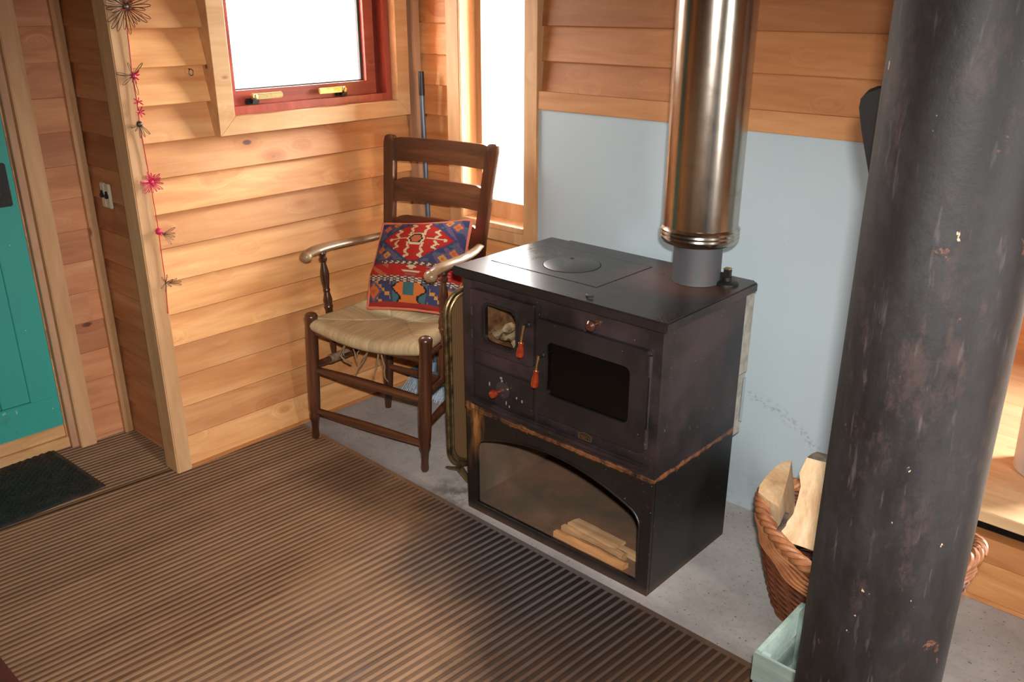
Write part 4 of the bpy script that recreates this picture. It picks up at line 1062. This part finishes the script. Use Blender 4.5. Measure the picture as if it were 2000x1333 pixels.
log('firewood_log', [(1521, 991), (1499, 977), (1481, 962), (1484, 948), (1497, 930), (1513, 913), (1530, 902), (1546, 900), (1540, 930), (1531, 962)], (2.08, -.44, .40), (-.12, -.55, .70), .27, (.10, .16, -.88), M_logend, M_logface, 'quarter-split log with a pale sawn end facing up at the left of the basket', bark_edges=(3, 4, 5, 6), taper=.85)
log('firewood_log', [(1576, 894), (1597, 900), (1622, 906), (1640, 935), (1636, 1020), (1628, 1085), (1590, 1077), (1553, 1064), (1513, 1054), (1530, 1030), (1549, 1005), (1558, 975), (1564, 950), (1561, 925)], (2.17, -.50, .40), (.1, -.93, .32), .07, (.02, .93, -.10), M_logface, M_bark, 'large split log showing its pale wavy inner face, standing in front in the basket', grp='firewood in the basket')
bm = NB(); tube(bm, [(2.20, -.515, .215), (2.28, -.52, .212), (2.42, -.50, .205)], [.034, .038, .036], 9); r3 = thing('firewood_log', 'grey-brown barked log lying low across the basket under the pale split one', 'log', (2.25, -.53, .15), 0, 'firewood in the basket'); obj('round_wood', bm, M_bark, r3)
bm = NB(); tube(bm, [(2.335, -.27, .09), (2.27, -.31, .445)], [.055, .05], 9); r4 = thing('firewood_log', 'short log with a dark knotted end just visible behind the pale split one', 'log', (2.335, -.27, .09), 0, 'firewood in the basket'); obj('round_wood', bm, M_bark, r4)
bm = NB(); tube(bm, [onplane(1537, 1003, (2.1, -.53, .3), (0, -1, 0)), onplane(1530, 1025, (2.1, -.54, .3), (0, -1, 0)), onplane(1517, 1042, (2.1, -.545, .3), (0, -1, 0))], [.006, .008, .006], 6)
solo('bark_strip', bm, M_bark, 'small curled strip of bark hanging between the two pale logs', 'bark', (2.12, -.54, .28))

# ------------------------------------------------------------ green crate
X0, X1, Y0, Y1, ZC = 2.275, 2.52, -.905, -.632, .20
cr = thing('wooden_crate', 'small pale green painted slatted wooden crate on the floor beside the black column', 'crate', ((X0+X1)/2, (Y0+Y1)/2, 0))
def cb(lo, hi, n='slat'): bm = NB(); box(bm, lo, hi, .002); obj(n, bm, M_crate, cr)
for z0, z1 in ((.012, .098), (.112, .20)):
    cb((X0, Y0, z0), (X1, Y0+.012, z1)); cb((X0, Y1-.012, z0), (X1, Y1, z1)); cb((X0, Y0+.012, z0), (X0+.012, Y1-.012, z1)); cb((X1-.012, Y0+.012, z0), (X1, Y1-.012, z1))
for x in (X0+.012, X1-.034):
    for y in (Y0+.012, Y1-.034): cb((x, y, .002), (x+.022, y+.022, .192), 'corner_block')
cb((X0+.012, Y0+.012, .012), (X1-.012, Y1-.012, .02), 'bottom_board')

# ------------------------------------------------------------ bench, bucket, packet
bm = NB(); prism(bm, [(2.46, -.075, .315), (5.09, -.075, .315), (5.09, 1.395, .315), (1.81, 1.395, .315), (1.81, .165, .315), (2.46, .165, .315)], (0, 0, .037), .003); solo('window_bench', bm, M_bench, 'pale pine bench top filling the bay at the right edge', 'bench', (3.8, .66, .315))
bm = NB(); BX, BY = 2.662, .32
lathe(bm, [(.118, 0), (.124, .004), (.132, .24), (.138, .242), (.138, .252), (.130, .252), (.120, .01), (.0, .008)], (BX, BY, .3525), (0, 0, 1), 48, cap=False); bm2 = bm
solo('bucket', bm2, M_bucket, 'pale grey plastic bucket standing on the bench at the right edge', 'bucket', (BX, BY, .3525))
bm = NB(); box(bm, (2.62, 1.12, .353), (2.86, 1.22, .56), .01); pk = thing('food_packet', 'orange and yellow packet at the back of the bench, just inside the right edge', 'packet', (2.74, 1.17, .353)); obj('wrapper', bm, M_orange, pk)
bm = NB(); box(bm, (2.62, 1.112, .42), (2.86, 1.119, .47)); obj('yellow_band', bm, M_yellow, pk)

# ------------------------------------------------------------ door mat
mt_c = Vector((-.33, -1.92, 0))
bm = NB(); GX, GY = 96, 150; ma = radians(2.5); T_, B_ = {}, {}
for i in range(GX+1):
    for j in range(GY+1):
        u, v = i/GX, j/GY; lx, ly = (u-.5)*.455, (v-.5)*.78
        e = min(min(u, 1-u)*.455, min(v, 1-v)*.78)
        p_, q_ = (lx+ly)/.028, (lx-ly)/.028
        wv_ = (abs(sin(pi*p_)) if (floor(p_)+floor(q_)) % 2 else abs(sin(pi*q_)))
        z = .004 if e < .004 else (.0075 if e < .018 else .0045+.0065*wv_)
        T_[i, j] = bm.verts.new((mt_c.x+lx*cos(ma)-ly*sin(ma), mt_c.y+lx*sin(ma)+ly*cos(ma), z+.0005))
for i in range(GX):
    for j in range(GY): bm.faces.new((T_[i, j], T_[i+1, j], T_[i+1, j+1], T_[i, j+1]))
bd = [e for e in bm.edges if e.is_boundary]; r = bmesh.ops.extrude_edge_only(bm, edges=bd)
for v in [g for g in r['geom'] if isinstance(g, bmesh.types.BMVert)]: v.co.z = .0004
solo('door_mat', bm, M_rubber, 'black rubber doormat with a woven relief lying before the teal door', 'doormat', (mt_c.x, mt_c.y, 0))

# ------------------------------------------------------------ switches, eyelet, string of wire flowers
sw = thing('light_switch', 'small double cream switch with two dark rockers on the shaded alcove wall', 'switch', (-.367, -1.239, 1.01))
bm = NB(); box(bm, (-.403, -1.236, 1.005), (-.370, -1.2245, 1.100), .003); box(bm, (-.364, -1.236, 1.005), (-.331, -1.2245, 1.100), .003); pl = obj('plate', bm, M_cream, sw)
bm = NB()
for x in (-.3865, -.3475):
    lathe(bm, [(.010, 0), (.010, .006), (.007, .010)], (x, -1.236, 1.053), (0, -1, 0), 14); box(bm, (x-.005, -1.243, 1.055), (x+.005, -1.236, 1.072), .002)
obj('rocker', bm, M_black, pl)
bm = NB(); tube(bm, [(.012, -1.022+.008*cos(a), 1.513+.011*sin(a)) for a in [2*pi*k/20 for k in range(20)]], .0016, 6, closed=True); tube(bm, [(-.004, -1.022, 1.524), (.012, -1.022, 1.524)], .0018, 6)
solo('screw_eye', bm, M_wire, 'tiny metal screw eye in a wall board left of the small window', 'screw eye', (.006, -1.022, 1.513))

gar = thing('wire_flower_garland', 'hanging red string with pink and dark wire flowers on the corner post', 'garland', (.014, -1.235, .66))
GP = [(1.80, -1.229), (1.731, -1.229), (1.60, -1.232), (1.514, -1.236), (1.428, -1.234), (1.355, -1.237), (1.25, -1.232), (1.154, -1.229), (1.05, -1.228), (.976, -1.226), (.88, -1.227), (.785, -1.228), (.72, -1.234), (.664, -1.236)]
bm = NB(); tube(bm, [(.013+.002*sin(i*1.7), y, z) for i, (z, y) in enumerate(GP)], .0017, 6); obj('string', bm, M_redwire, gar)
rnd = random.Random(11)
def flower(z, y, n, r, mat, wr=.0011, loops=True, core=.006, a0=0, a1=2*pi, lab=None, pw=.06):
    bm = NB(); c = Vector((.020, y, z))
    bmesh.ops.create_uvsphere(bm, u_segments=8, v_segments=6, radius=core, matrix=Matrix.Translation(c))
    for k in range(n):
        a = a0+(a1-a0)*(k+.5*rnd.random())/n; L = r*rnd.uniform(.7, 1.15); d = Vector((rnd.uniform(.1, .45), cos(a), sin(a))).normalized(); s = Vector((0, -sin(a), cos(a)))
        if loops:
            P = [c+d*(L*sin(pi*t))*.98+s*(L*pw*sin(2*pi*t)) for t in [q/10 for q in range(11)]]
        else: P = [c, c+d*L*.6+s*L*.05, c+d*L]
        P = [Vector((max(p.x, .006), p.y, p.z)) for p in P]
        tube(bm, P, wr, 4, cap=False)
    return obj('wire_flower', bm, mat, gar, label=lab)
flower(1.731, -1.229, 26, .085, M_wire, .0012, True, .011, lab='large dark wire flower')
flower(1.725, -1.215, 8, .05, M_redwire, .001, False, .005)
flower(1.514, -1.238, 5, .060, M_wire, .0011, True, .006, .4, 5.6); flower(1.512, -1.234, 8, .022, M_pinkwire, .0014, True, .008)
flower(1.43, -1.233, 6, .018, M_pinkwire, .0012, True, .004); flower(1.395, -1.233, 7, .018, M_pinkwire, .0012, True, .004)
flower(1.355, -1.240, 5, .045, M_wire, .0012, True, .011, 3.2, 5.8, lab='dark wire bud')
flower(1.154, -1.229, 18, .044, M_pinkwire, .0013, True, .009, lab='open pink wire flower'); flower(.976, -1.229, 10, .018, M_pinkwire, .0016, True, .012)
flower(.965, -1.215, 5, .045, M_wire, .0008, True, .003, -1.2, .6); flower(.785, -1.230, 6, .035, M_wire, .0009, True, .004); flower(.78, -1.22, 3, .045, M_wire, .0008, True, .002, -.4, .6)
